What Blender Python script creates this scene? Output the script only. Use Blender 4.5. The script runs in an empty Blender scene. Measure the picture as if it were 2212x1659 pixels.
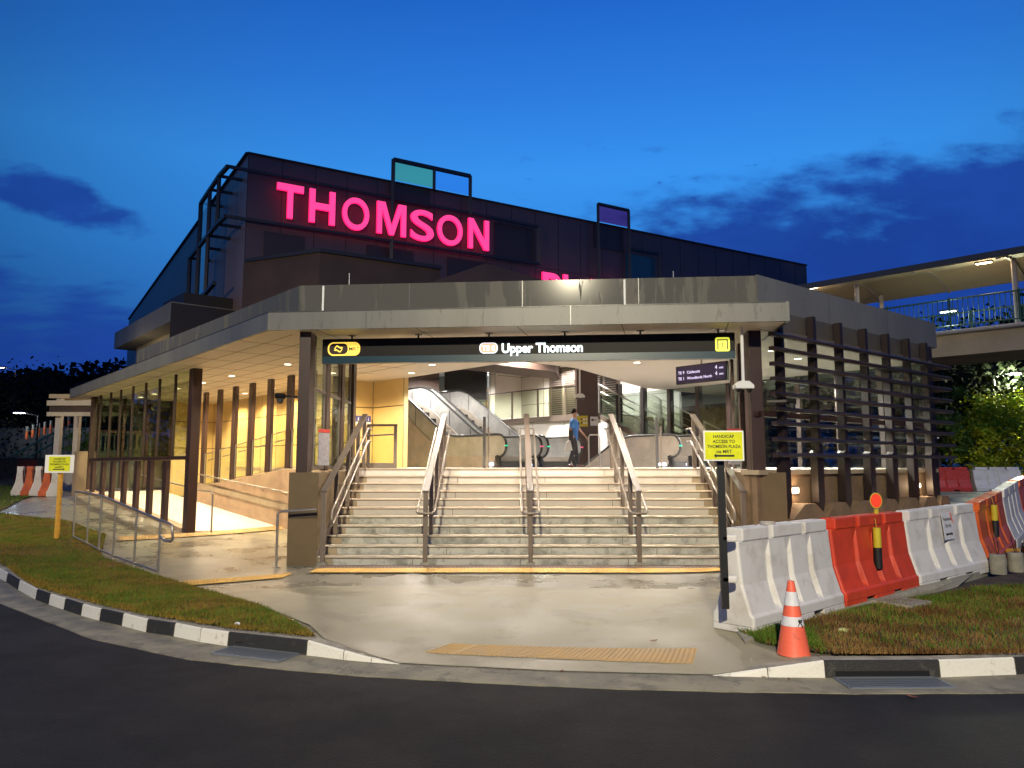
import bpy, math, random
import numpy as np
from mathutils import Vector, Matrix, geometry
R = math.radians
rnd = random.Random(7)
scene = bpy.context.scene
col = scene.collection

# ------------------------------------------------------------------ camera
EYE = 1.74
PITCH = math.atan((1003.0 - 829.5) / 1597.0)
cam = bpy.data.cameras.new("camera")
camo = bpy.data.objects.new("camera", cam)
col.objects.link(camo)
camo.location = (0, 0, EYE)
camo.rotation_euler = (R(90) + PITCH, 0, 0)
cam.sensor_width = 36
cam.lens = 36 * 1597 / 2212
cam.clip_end = 2000
scene.camera = camo

# ------------------------------------------------------------------ view, sky
scene.view_settings.view_transform = 'Standard'
scene.view_settings.look = 'None'
scene.view_settings.exposure = 0.0
scene.view_settings.gamma = 1.0
scene.view_settings.use_curve_mapping = False
scene.render.resolution_x = 1024
scene.render.resolution_y = 768
try:
    scene.cycles.max_bounces = 8
    scene.cycles.transparent_max_bounces = 24
    scene.cycles.sample_clamp_indirect = 6
    scene.cycles.caustics_reflective = False
    scene.cycles.caustics_refractive = False
except Exception:
    pass

world = bpy.data.worlds.new("World")
scene.world = world
world.use_nodes = True
wt = world.node_tree
wt.nodes.clear()


def N(t, typ, **kw):
    n = t.nodes.new(typ)
    for k, v in kw.items():
        setattr(n, k, v)
    return n


def link(t, a, b):
    t.links.new(a, b)


def mth(t, op, a, b=None, c=None, clamp=False):
    n = t.nodes.new('ShaderNodeMath')
    n.operation = op
    n.use_clamp = clamp
    for i, s in enumerate((a, b, c)):
        if s is None:
            continue
        if isinstance(s, (int, float)):
            n.inputs[i].default_value = s
        else:
            t.links.new(s, n.inputs[i])
    return n.outputs[0]


def sstep(t, x, lo, hi):
    n = t.nodes.new('ShaderNodeMapRange')
    n.interpolation_type = 'SMOOTHSTEP'
    t.links.new(x, n.inputs[0])
    n.inputs[1].default_value = lo
    n.inputs[2].default_value = hi
    n.inputs[3].default_value = 0
    n.inputs[4].default_value = 1
    return n.outputs[0]


def build_sky():
    t = wt
    tc = N(t, 'ShaderNodeTexCoord')
    sep = N(t, 'ShaderNodeSeparateXYZ')
    link(t, tc.outputs['Generated'], sep.inputs[0])
    X, Y, Zc = sep.outputs
    yy = mth(t, 'MAXIMUM', Y, 0.12)
    a = mth(t, 'DIVIDE', X, yy)
    b = mth(t, 'DIVIDE', Zc, yy)
    ramp = N(t, 'ShaderNodeValToRGB')
    el = ramp.color_ramp.elements
    el[0].position = 0.0
    el[0].color = (.012, .040, .20, 1)
    el[1].position = 1.0
    el[1].color = (.006, .055, .34, 1)
    for p, c in ((.10, (.015, .066, .26)), (.17, (.020, .118, .40)), (.26, (.026, .185, .56)), (.37, (.031, .225, .66)), (.46, (.020, .155, .56)), (.58, (.009, .088, .42))):
        e = el.new(p)
        e.color = (*c, 1)
    link(t, Zc, ramp.inputs[0])
    # brighter towards the middle-right
    g = mth(t, 'MULTIPLY', mth(t, 'SUBTRACT', a, .16), mth(t, 'SUBTRACT', a, .16))
    bright = mth(t, 'SUBTRACT', 1.10, mth(t, 'MULTIPLY', g, .62))
    bright = mth(t, 'MAXIMUM', bright, .62)
    # noise for the clouds
    cv = N(t, 'ShaderNodeCombineXYZ')
    link(t, a, cv.inputs[0])
    link(t, mth(t, 'MULTIPLY', b, 2.3), cv.inputs[1])
    def noise(scale, det=6, rough=.55):
        n = N(t, 'ShaderNodeTexNoise')
        n.inputs['Scale'].default_value = scale
        n.inputs['Detail'].default_value = det
        n.inputs['Roughness'].default_value = rough
        link(t, cv.outputs[0], n.inputs['Vector'])
        return mth(t, 'SUBTRACT', n.outputs['Fac'], .5)
    n1 = noise(5.0)
    n2 = noise(11.0)
    n3 = noise(3.0)
    # big bank on the right: below a line that climbs to the right
    line = mth(t, 'ADD', mth(t, 'MULTIPLY', a, .19), .330)
    d = mth(t, 'SUBTRACT', line, b)
    d = mth(t, 'ADD', d, mth(t, 'MULTIPLY', n1, .26))
    d = mth(t, 'ADD', d, mth(t, 'MULTIPLY', n2, .20))
    mb = mth(t, 'MULTIPLY', sstep(t, d, -.025, .075), sstep(t, mth(t, 'ADD', a, mth(t, 'MULTIPLY', n2, .45)), -.02, .14))
    # small left cloud: tilted ellipse
    ax = mth(t, 'ADD', a, .640)
    bx = mth(t, 'SUBTRACT', b, .372)
    p = mth(t, 'SUBTRACT', mth(t, 'MULTIPLY', ax, .93), mth(t, 'MULTIPLY', bx, .36))
    q = mth(t, 'ADD', mth(t, 'MULTIPLY', ax, .36), mth(t, 'MULTIPLY', bx, .93))
    e2 = mth(t, 'ADD', mth(t, 'POWER', mth(t, 'ABSOLUTE', mth(t, 'DIVIDE', p, .108)), 2.0),
             mth(t, 'POWER', mth(t, 'ABSOLUTE', mth(t, 'DIVIDE', q, .031)), 2.0))
    e2 = mth(t, 'ADD', mth(t, 'ADD', e2, mth(t, 'MULTIPLY', n2, 3.2)), mth(t, 'MULTIPLY', n1, 2.2))
    ma = mth(t, 'SUBTRACT', 1.0, sstep(t, e2, .35, 1.5))
    cv2 = N(t, 'ShaderNodeCombineXYZ')
    link(t, a, cv2.inputs[0])
    link(t, mth(t, 'MULTIPLY', b, 5.5), cv2.inputs[1])
    nb_ = N(t, 'ShaderNodeTexNoise')
    nb_.inputs['Scale'].default_value = 3.6
    nb_.inputs['Detail'].default_value = 6
    link(t, cv2.outputs[0], nb_.inputs['Vector'])
    band_ = mth(t, 'SUBTRACT', nb_.outputs['Fac'], .5)
    # low haze bands on the left
    lb = mth(t, 'ADD', mth(t, 'SUBTRACT', .245, b), mth(t, 'MULTIPLY', n3, .30))
    lb = mth(t, 'ADD', lb, mth(t, 'MULTIPLY', n1, .10))
    lb = mth(t, 'ADD', lb, mth(t, 'MULTIPLY', band_, .55))
    ml = mth(t, 'MULTIPLY', sstep(t, lb, -.02, .08), .80)
    ml = mth(t, 'MULTIPLY', ml, mth(t, 'SUBTRACT', 1.0, sstep(t, a, -.30, .1)))
    # wisps above the bank
    ws = mth(t, 'SUBTRACT', mth(t, 'ADD', n2, mth(t, 'MULTIPLY', n1, .6)), .075)
    mw = mth(t, 'MULTIPLY', sstep(t, ws, 0, .09), mth(t, 'MULTIPLY', sstep(t, b, .33, .37), mth(t, 'SUBTRACT', 1.0, sstep(t, b, .40, .46))))
    mw = mth(t, 'MULTIPLY', mw, mth(t, 'MULTIPLY', sstep(t, a, -.02, .08), .85))
    m = mth(t, 'MAXIMUM', mth(t, 'MAXIMUM', mth(t, 'MULTIPLY', mb, .93), mth(t, 'MULTIPLY', ma, .85)), mth(t, 'MAXIMUM', ml, mw))
    mul = N(t, 'ShaderNodeMix', data_type='RGBA', blend_type='MULTIPLY')
    mul.inputs[0].default_value = 1
    link(t, ramp.outputs[0], mul.inputs[6])
    cb = N(t, 'ShaderNodeCombineXYZ')
    for i in range(3):
        link(t, bright, cb.inputs[i])
    link(t, cb.outputs[0], mul.inputs[7])
    mix = N(t, 'ShaderNodeMix', data_type='RGBA')
    link(t, m, mix.inputs[0])
    link(t, mul.outputs[2], mix.inputs[6])
    cloudc = N(t, 'ShaderNodeMix', data_type='RGBA')
    link(t, sstep(t, n1, -.2, .25), cloudc.inputs[0])
    cloudc.inputs[6].default_value = (.0075, .032, .225, 1)
    cloudc.inputs[7].default_value = (.0100, .046, .290, 1)
    link(t, cloudc.outputs[2], mix.inputs[7])
    bg = N(t, 'ShaderNodeBackground')
    link(t, mix.outputs[2], bg.inputs[0])
    bg.inputs[1].default_value = 1.2
    out = N(t, 'ShaderNodeOutputWorld')
    link(t, bg.outputs[0], out.inputs[0])


build_sky()


def lamp(name, kind, loc, power, color, target=None, size=.1, spot=None, blend=.5, size_y=None):
    d = bpy.data.lights.new(name, kind)
    d.energy = power
    d.color = color
    if kind == 'AREA':
        d.size = size
        if size_y:
            d.shape = 'RECTANGLE'
            d.size_y = size_y
    else:
        d.shadow_soft_size = size
    if kind == 'SPOT':
        d.spot_size = spot
        d.spot_blend = blend
    o = bpy.data.objects.new(name, d)
    col.objects.link(o)
    o.location = loc
    if target is not None:
        v = Vector(target) - Vector(loc)
        o.rotation_euler = v.to_track_quat('-Z', 'Y').to_euler()
    elif kind in ('SPOT', 'AREA'):
        o.rotation_euler = (0, 0, 0)
    return o


# tall street lamp across the road, behind the camera
KEY = lamp('street_light', 'SPOT', (-1.2, -11, 11.6), 27000, (1.0, .89, .62), target=(.3, 12.5, 0), size=.16, spot=R(80), blend=1.0)

lamp('street_light', 'SPOT', (-21, 6, 8.5), 9000, (1.0, .84, .52), target=(-12.5, 23, 2.0), size=.16, spot=R(75), blend=.9)

# ------------------------------------------------------------------ materials
MATS = {}


def mat(name, c, rough=.6, metal=0.0, noise=0.0, nscale=8.0, bump=0.0, bscale=60.0, emit=None, estr=1.0, spec=.5, c2=None, lo=.35, hi=.65, stretch=None, rvar=0.0, coat=0.0, stain=None, speck=None):
    if name in MATS:
        return MATS[name]
    m = bpy.data.materials.new(name)
    m.use_nodes = True
    t = m.node_tree
    b = t.nodes['Principled BSDF']
    b.inputs['Base Color'].default_value = (*c, 1)
    b.inputs['Roughness'].default_value = rough
    b.inputs['Metallic'].default_value = metal
    b.inputs['Specular IOR Level'].default_value = spec
    b.inputs['Coat Weight'].default_value = coat
    tc = N(t, 'ShaderNodeTexCoord')
    geo = N(t, 'ShaderNodeNewGeometry')
    src = geo.outputs['Position']
    if noise or c2 or rvar:
        mp = N(t, 'ShaderNodeMapping')
        link(t, src, mp.inputs[0])
        if stretch:
            mp.inputs['Scale'].default_value = stretch
        nz = N(t, 'ShaderNodeTexNoise')
        nz.inputs['Scale'].default_value = nscale
        nz.inputs['Detail'].default_value = 7
        nz.inputs['Roughness'].default_value = .62
        link(t, mp.outputs[0], nz.inputs['Vector'])
        f = sstep(t, nz.outputs['Fac'], lo, hi)
        mx = N(t, 'ShaderNodeMix', data_type='RGBA')
        link(t, f, mx.inputs[0])
        mx.inputs[6].default_value = (*c, 1)
        cc = c2 if c2 else tuple(max(0, x * (1 - noise)) for x in c)
        mx.inputs[7].default_value = (*cc, 1)
        outc = mx.outputs[2]
        for spec_, in ((stain,), (speck,)):
            if not spec_:
                continue
            sc_, lo_, hi_, k_ = spec_
            n2 = N(t, 'ShaderNodeTexNoise')
            n2.inputs['Scale'].default_value = sc_
            n2.inputs['Detail'].default_value = 9
            n2.inputs['Roughness'].default_value = .7
            n2.inputs['Distortion'].default_value = .4 if spec_ is stain else 0
            link(t, mp.outputs[0], n2.inputs['Vector'])
            mm = N(t, 'ShaderNodeMix', data_type='RGBA', blend_type='MULTIPLY')
            link(t, sstep(t, n2.outputs['Fac'], lo_, hi_), mm.inputs[0])
            link(t, outc, mm.inputs[6])
            mm.inputs[7].default_value = (k_, k_, k_, 1)
            outc = mm.outputs[2]
        link(t, outc, b.inputs['Base Color'])
        if rvar:
            link(t, mth(t, 'ADD', mth(t, 'MULTIPLY', f, rvar), rough), b.inputs['Roughness'])
    if bump:
        nb = N(t, 'ShaderNodeTexNoise')
        nb.inputs['Scale'].default_value = bscale
        nb.inputs['Detail'].default_value = 5
        link(t, src, nb.inputs['Vector'])
        bp = N(t, 'ShaderNodeBump')
        bp.inputs['Strength'].default_value = bump
        bp.inputs['Distance'].default_value = .02
        link(t, nb.outputs['Fac'], bp.inputs['Height'])
        link(t, bp.outputs[0], b.inputs['Normal'])
    if emit:
        b.inputs['Emission Color'].default_value = (*emit, 1)
        b.inputs['Emission Strength'].default_value = estr
    MATS[name] = m
    return m


def glass(name, tint=(.75, .85, .78), refl=.10, rough=.02):
    if name in MATS:
        return MATS[name]
    m = bpy.data.materials.new(name)
    m.use_nodes = True
    t = m.node_tree
    t.nodes.clear()
    tr = N(t, 'ShaderNodeBsdfTransparent')
    tr.inputs[0].default_value = (*tint, 1)
    gl = N(t, 'ShaderNodeBsdfGlossy')
    gl.inputs['Roughness'].default_value = rough
    gl.inputs[0].default_value = (.9, .95, .92, 1)
    fr = N(t, 'ShaderNodeLayerWeight')
    fr.inputs[0].default_value = .5
    mx = N(t, 'ShaderNodeMixShader')
    link(t, mth(t, 'ADD', mth(t, 'MULTIPLY', mth(t, 'POWER', fr.outputs[1], 4.0), .75), refl + .02, clamp=True), mx.inputs[0])
    link(t, tr.outputs[0], mx.inputs[1])
    link(t, gl.outputs[0], mx.inputs[2])
    o = N(t, 'ShaderNodeOutputMaterial')
    link(t, mx.outputs[0], o.inputs[0])
    MATS[name] = m
    return m


M = dict(
    asphalt=mat('asphalt', (.0165, .0145, .0135), .66, c2=(.0100, .0100, .0110), nscale=.7, bump=1.0, bscale=70, rvar=.1, spec=.24, stain=(.5, .52, .60, .7), speck=(38, .60, .66, 2.6)),
    asphalt_far=mat('asphalt_far', (.06, .06, .062), .6, noise=.4, nscale=2),
    concrete=mat('concrete', (.285, .255, .168), .62, c2=(.215, .193, .128), nscale=1.1, bump=.2, bscale=60, rvar=-.25, stain=(1.3, .53, .60, .85), speck=(30, .60, .66, .80)),
    pave=mat('pave', (.225, .205, .155), .42, c2=(.175, .16, .12), nscale=.8, bump=.15, bscale=60, rvar=-.2, stain=(1.1, .56, .60, .8), speck=(30, .58, .66, .82)),
    gutter=mat('gutter', (.24, .215, .15), .7, c2=(.15, .135, .10), nscale=3, bump=.3, bscale=50, stain=(2.2, .54, .60, .62), speck=(40, .58, .66, .7)),
    kerb_conc=mat('kerb_conc', (.33, .30, .24), .8, noise=.35, nscale=6, bump=.3, bscale=40),
    kerb_black=mat('kerb_black', (.018, .017, .016), .6, c2=(.05, .047, .042), nscale=11, lo=.55, hi=.72, bump=.3),
    kerb_white=mat('kerb_white', (.62, .60, .55), .6, c2=(.38, .35, .30), nscale=11, lo=.55, hi=.75, bump=.3),
    soil=mat('soil', (.065, .042, .024), .9, noise=.5, nscale=5, bump=.8, bscale=30),
    turf=mat('turf', (.065, .055, .013), .9, c2=(.085, .052, .016), nscale=2.5, bump=.8, bscale=50),
    step=mat('step', (.50, .42, .33), .55, noise=.12, nscale=3),
    riser=mat('riser', (.58, .53, .47), .6, c2=(.50, .46, .41), nscale=2.2, lo=.4, hi=.75, bump=.1, stain=(4, .58, .66, .85)),
    riser_lower=mat('riser_lower', (.50, .49, .44), .6, stain=(9, .55, .62, .7), c2=(.23, .23, .20), nscale=3.4, lo=.42, hi=.68, bump=.2, bscale=20),  # greyer, blotchier riser for the lower steps
    riser_end=mat('riser_end', (.36, .285, .19), .6, noise=.15, nscale=4),
    nosing_lower=mat('nosing_lower', (.42, .37, .29), .6, c2=(.30, .25, .18), nscale=4),  # darker nosing for the lower steps
    nosing=mat('nosing', (.55, .44, .33), .4, noise=.1),
    groove_and_shade=mat('groove_and_shade', (.045, .038, .032), .7),
    yellow_tile=mat('yellow_tile', (.56, .33, .045), .6, c2=(.46, .26, .045), nscale=5),
    tan_tile=mat('tan_tile', (.47, .285, .090), .6, c2=(.40, .27, .12), nscale=3),
    redstrip=mat('redstrip', (.085, .045, .035), .6),
    stone=mat('stone', (.125, .082, .036), .6, noise=.15, nscale=2),
    stonewall=mat('stonewall', (.40, .28, .18), .55, noise=.2, nscale=2.5),
    stonebase=mat('stonebase', (.20, .13, .075), .7, c2=(.14, .095, .055), nscale=3),
    alu=mat('alu', (.155, .152, .138), .45, .05, c2=(.13, .128, .118), nscale=1.4, stretch=(1, 1, .18), stain=(7, .60, .64, .68)),
    alu_wet=mat('alu_wet', (.095, .092, .085), .14, .0, spec=.05, c2=(.125, .120, .105), nscale=1.5, lo=.53, hi=.60, stretch=(2.6, 2.6, .35), rvar=.35),
    alu_dark=mat('alu_dark', (.10, .10, .105), .3, .3, noise=.2),
    soffit=mat('soffit', (.80, .75, .68), .45, noise=.04, nscale=1),
    soffit_gap=mat('soffit_gap', (.20, .16, .12), .8),
    whitewall=mat('whitewall', (.72, .69, .64), .5, noise=.05, nscale=1),
    yellowwall=mat('yellowwall', (.70, .545, .25), .42, noise=.08, nscale=1.5),
    seam=mat('seam', (.05, .035, .02), .7),
    brown=mat('brown', (.036, .016, .012), .42, noise=.15, nscale=3),
    brown_dark=mat('brown_dark', (.017, .0085, .007), .5, noise=.15, nscale=3),
    toppanel=mat('toppanel', (.085, .072, .055), .5, noise=.2, nscale=2),
    brown_lv=mat('brown_lv', (.022, .012, .011), .35),
    railtube=mat('railtube', (.23, .195, .165), .38, .55, noise=.12, nscale=4),
    steel=mat('steel', (.40, .37, .34), .3, .8, noise=.15, nscale=4, stretch=(1, 1, 6)),
    railplate=mat('railplate', (.095, .075, .062), .5, spec=.3, noise=.12, nscale=4),
    steel_matt=mat('steel_matt', (.155, .122, .098), .45, .25, noise=.12, nscale=4),
    esteel=mat('esteel', (.50, .44, .37), .28, .45, noise=.22, nscale=2.5, bump=.05, bscale=3),
    darkgrey=mat('darkgrey', (.045, .043, .042), .45),
    black=mat('black', (.010, .010, .010), .35),
    rubber=mat('rubber', (.014, .014, .014), .4),
    rampfloor=mat('rampfloor', (.70, .63, .56), .5, noise=.06, nscale=1.5),
    landfloor=mat('landfloor', (.62, .57, .51), .25, noise=.1, nscale=1.5),
    whiteplastic=mat('whiteplastic', (.60, .58, .57), .45, c2=(.46, .43, .40), nscale=3.5, lo=.45, hi=.75, bump=.03, stain=(5, .57, .72, .86), speck=(28, .64, .70, .7)),
    orangeplastic=mat('orangeplastic', (.60, .052, .018), .42, c2=(.46, .045, .018), nscale=3, bump=.03, stain=(5, .57, .72, .86), speck=(28, .64, .70, .65)),
    orangeplastic2=mat('orangeplastic2', (.60, .12, .025), .28, c2=(.45, .075, .02), nscale=3, bump=.03),
    farred=mat('farred', (.52, .05, .04), .4, noise=.3),
    coneorange=mat('coneorange', (.78, .13, .07), .45, noise=.12, stain=(14, .57, .64, .78)),
    reflective=mat('reflective', (.62, .62, .66), .3, noise=.12, nscale=20),
    signyellow=mat('signyellow', (.66, .68, .012), .35, c2=(.55, .57, .01), nscale=6),
    signwhite=mat('signwhite', (.72, .72, .70), .4),
    signink=mat('signink', (.012, .014, .010), .5),
    hazyellow=mat('hazyellow', (.52, .42, .03), .35, noise=.15),
    yellowpost=mat('yellowpost', (.52, .27, .03), .5, noise=.2),
    bulb=mat('bulb', (1, .9, .7), .4, emit=(1, .86, .62), estr=7),
    coolbulb=mat('coolbulb', (1, 1, 1), .4, emit=(.72, .84, 1), estr=12),
    escbulb=mat('escbulb', (1, 1, 1), .4, emit=(.55, .66, 1), estr=6),
    green_em=mat('green_em', (.02, .5, .3), .4, emit=(.03, .8, .40), estr=1.6),
    red_em=mat('red_em', (.6, .02, .1), .4, emit=(1, .12, .30), estr=1.3),
    pink_em=mat('pink_em', (.6, .02, .1), .4, emit=(1, .055, .27), estr=1.2),
    pink_side=mat('pink_side', (.25, .01, .04), .4, emit=(.85, .008, .09), estr=2.6),
    white_em=mat('white_em', (.8, .8, .8), .4, emit=(.70, .92, 1), estr=1.35),
    white_rim=mat('white_rim', (.8, .8, .8), .4, emit=(.75, .85, 1), estr=1.1),
    te_em=mat('te_em', (.6, .3, .2), .4, emit=(.66, .30, .20), estr=1.0),
    yel_em=mat('yel_em', (.8, .6, .1), .4, emit=(1, .66, .09), estr=1.05),
    lime_em=mat('lime_em', (.8, .8, .1), .4, emit=(.80, .82, .06), estr=1.0),
    signblack=mat('signblack', (.005, .004, .005), .55, spec=.25, noise=.3, nscale=2),
    signteal=mat('signteal', (.012, .040, .060), .3),
    screen=mat('screen', (.02, .015, .03), .25, emit=(.05, .035, .085), estr=.5),
    purpletext=mat('purpletext', (.8, .8, .9), .4, emit=(.72, .66, 1), estr=1.2),
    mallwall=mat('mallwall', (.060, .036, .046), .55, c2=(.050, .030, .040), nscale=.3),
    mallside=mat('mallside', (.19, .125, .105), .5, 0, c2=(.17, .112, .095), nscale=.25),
    mallpanel=mat('mallpanel', (.020, .011, .012), .5),
    mallteal=mat('mallteal', (.012, .05, .085), .3),
    mallframe=mat('mallframe', (.012, .010, .014), .5),
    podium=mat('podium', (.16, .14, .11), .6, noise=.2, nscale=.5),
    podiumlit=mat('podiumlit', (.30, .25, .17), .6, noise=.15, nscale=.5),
    darkbox=mat('darkbox', (.014, .009, .007), .6),
    brownbox=mat('brownbox', (.050, .026, .017), .7, noise=.3, nscale=.6),
    brconc=mat('brconc', (.42, .32, .19), .7, c2=(.34, .255, .15), nscale=.8, bump=.1),
    brroof=mat('brroof', (.50, .42, .30), .6, noise=.1),
    brgreen=mat('brgreen', (.03, .10, .07), .5),
    paintgrey=mat('paintgrey', (.42, .38, .35), .5, noise=.1),
    bark=mat('bark', (.05, .035, .022), .9, noise=.4, nscale=8, bump=.5),
    skin=mat('skin', (.42, .22, .14), .5),
    hair=mat('hair', (.010, .008, .008), .95, spec=.1),
    shirt=mat('shirt', (.045, .17, .46), .8, noise=.25, nscale=14),
    trousers=mat('trousers', (.020, .018, .022), .85, noise=.3, nscale=12),
    shoe=mat('shoe', (.10, .05, .035), .6),
    mask=mat('mask', (.40, .60, .66), .7),
    bagwhite=mat('bagwhite', (.60, .58, .55), .4),
    paper=mat('paper', (.70, .70, .72), .6),
    camblack=mat('camblack', (.012, .012, .012), .9, spec=.1),
    noticegrey=mat('noticegrey', (.30, .28, .30), .6, noise=.3, nscale=18),
    bluesign=mat('bluesign', (.04, .06, .30), .4),
    dark_in=mat('dark_in', (.03, .027, .026), .5),
    pipe=mat('pipe', (.34, .35, .35), .5, c2=(.12, .10, .08), nscale=6, lo=.5, hi=.7),
    cement=mat('cement', (.30, .28, .22), .8, noise=.3, nscale=6, bump=.3),
    grate=mat('grate', (.20, .22, .24), .5, .5),
    leafdry=mat('leafdry', (.16, .045, .025), .8),
)
G_clear = glass('glass_clear', (.90, .94, .90), .03)
G_green = glass('glass_green', (.74, .80, .68), .04)
G_rail = glass('glass_rail', (.86, .90, .80), .0)
G_esc = mat('glass_esc', (.55, .54, .51), .16, .4, noise=.25, nscale=2)
G_blue = glass('glass_blue', (1, 1, .66), .02)
G_purple = glass('glass_purple', (1, .30, .50), .02)


def leafmat(name, c1, c2, trans=.25):
    m = bpy.data.materials.new(name)
    m.use_nodes = True
    t = m.node_tree
    b = t.nodes['Principled BSDF']
    oi = N(t, 'ShaderNodeNewGeometry')
    nz = N(t, 'ShaderNodeTexNoise')
    nz.inputs['Scale'].default_value = 2.3
    link(t, oi.outputs['Position'], nz.inputs['Vector'])
    f = sstep(t, nz.outputs['Fac'], .38, .62)
    mx = N(t, 'ShaderNodeMix', data_type='RGBA')
    link(t, f, mx.inputs[0])
    mx.inputs[6].default_value = (*c1, 1)
    mx.inputs[7].default_value = (*c2, 1)
    link(t, mx.outputs[2], b.inputs['Base Color'])
    b.inputs['Roughness'].default_value = .75
    b.inputs['Specular IOR Level'].default_value = .12
    b.inputs['Transmission Weight'].default_value = 0
    MATS[name] = m
    return m


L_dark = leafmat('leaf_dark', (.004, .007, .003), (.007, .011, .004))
L_mid = leafmat('leaf_mid', (.040, .085, .018), (.065, .12, .020))
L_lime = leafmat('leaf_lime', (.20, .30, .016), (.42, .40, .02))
L_grass = leafmat('blade_green', (.125, .110, .016), (.185, .120, .022))
L_grassg = leafmat('blade_fresh', (.065, .12, .014), (.10, .15, .02))
L_dry = leafmat('blade_dry', (.105, .052, .017), (.19, .11, .038))


# ------------------------------------------------------------------ building blocks
def origin_of(o):
    v = Vector((0, 0, 0))
    while o is not None:
        v += o.location
        o = o.parent
    return v


def tag(o, label=None, cat=None, group=None, kind=None):
    if label:
        o['label'] = label
    if cat:
        o['category'] = cat
    if group:
        o['group'] = group
    if kind:
        o['kind'] = kind
    return o


def thing(name, label, cat, loc=(0, 0, 0), group=None):
    o = bpy.data.objects.new(name, None)
    col.objects.link(o)
    o.location = loc
    o.empty_display_size = .2
    return tag(o, label, cat, group)


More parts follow.
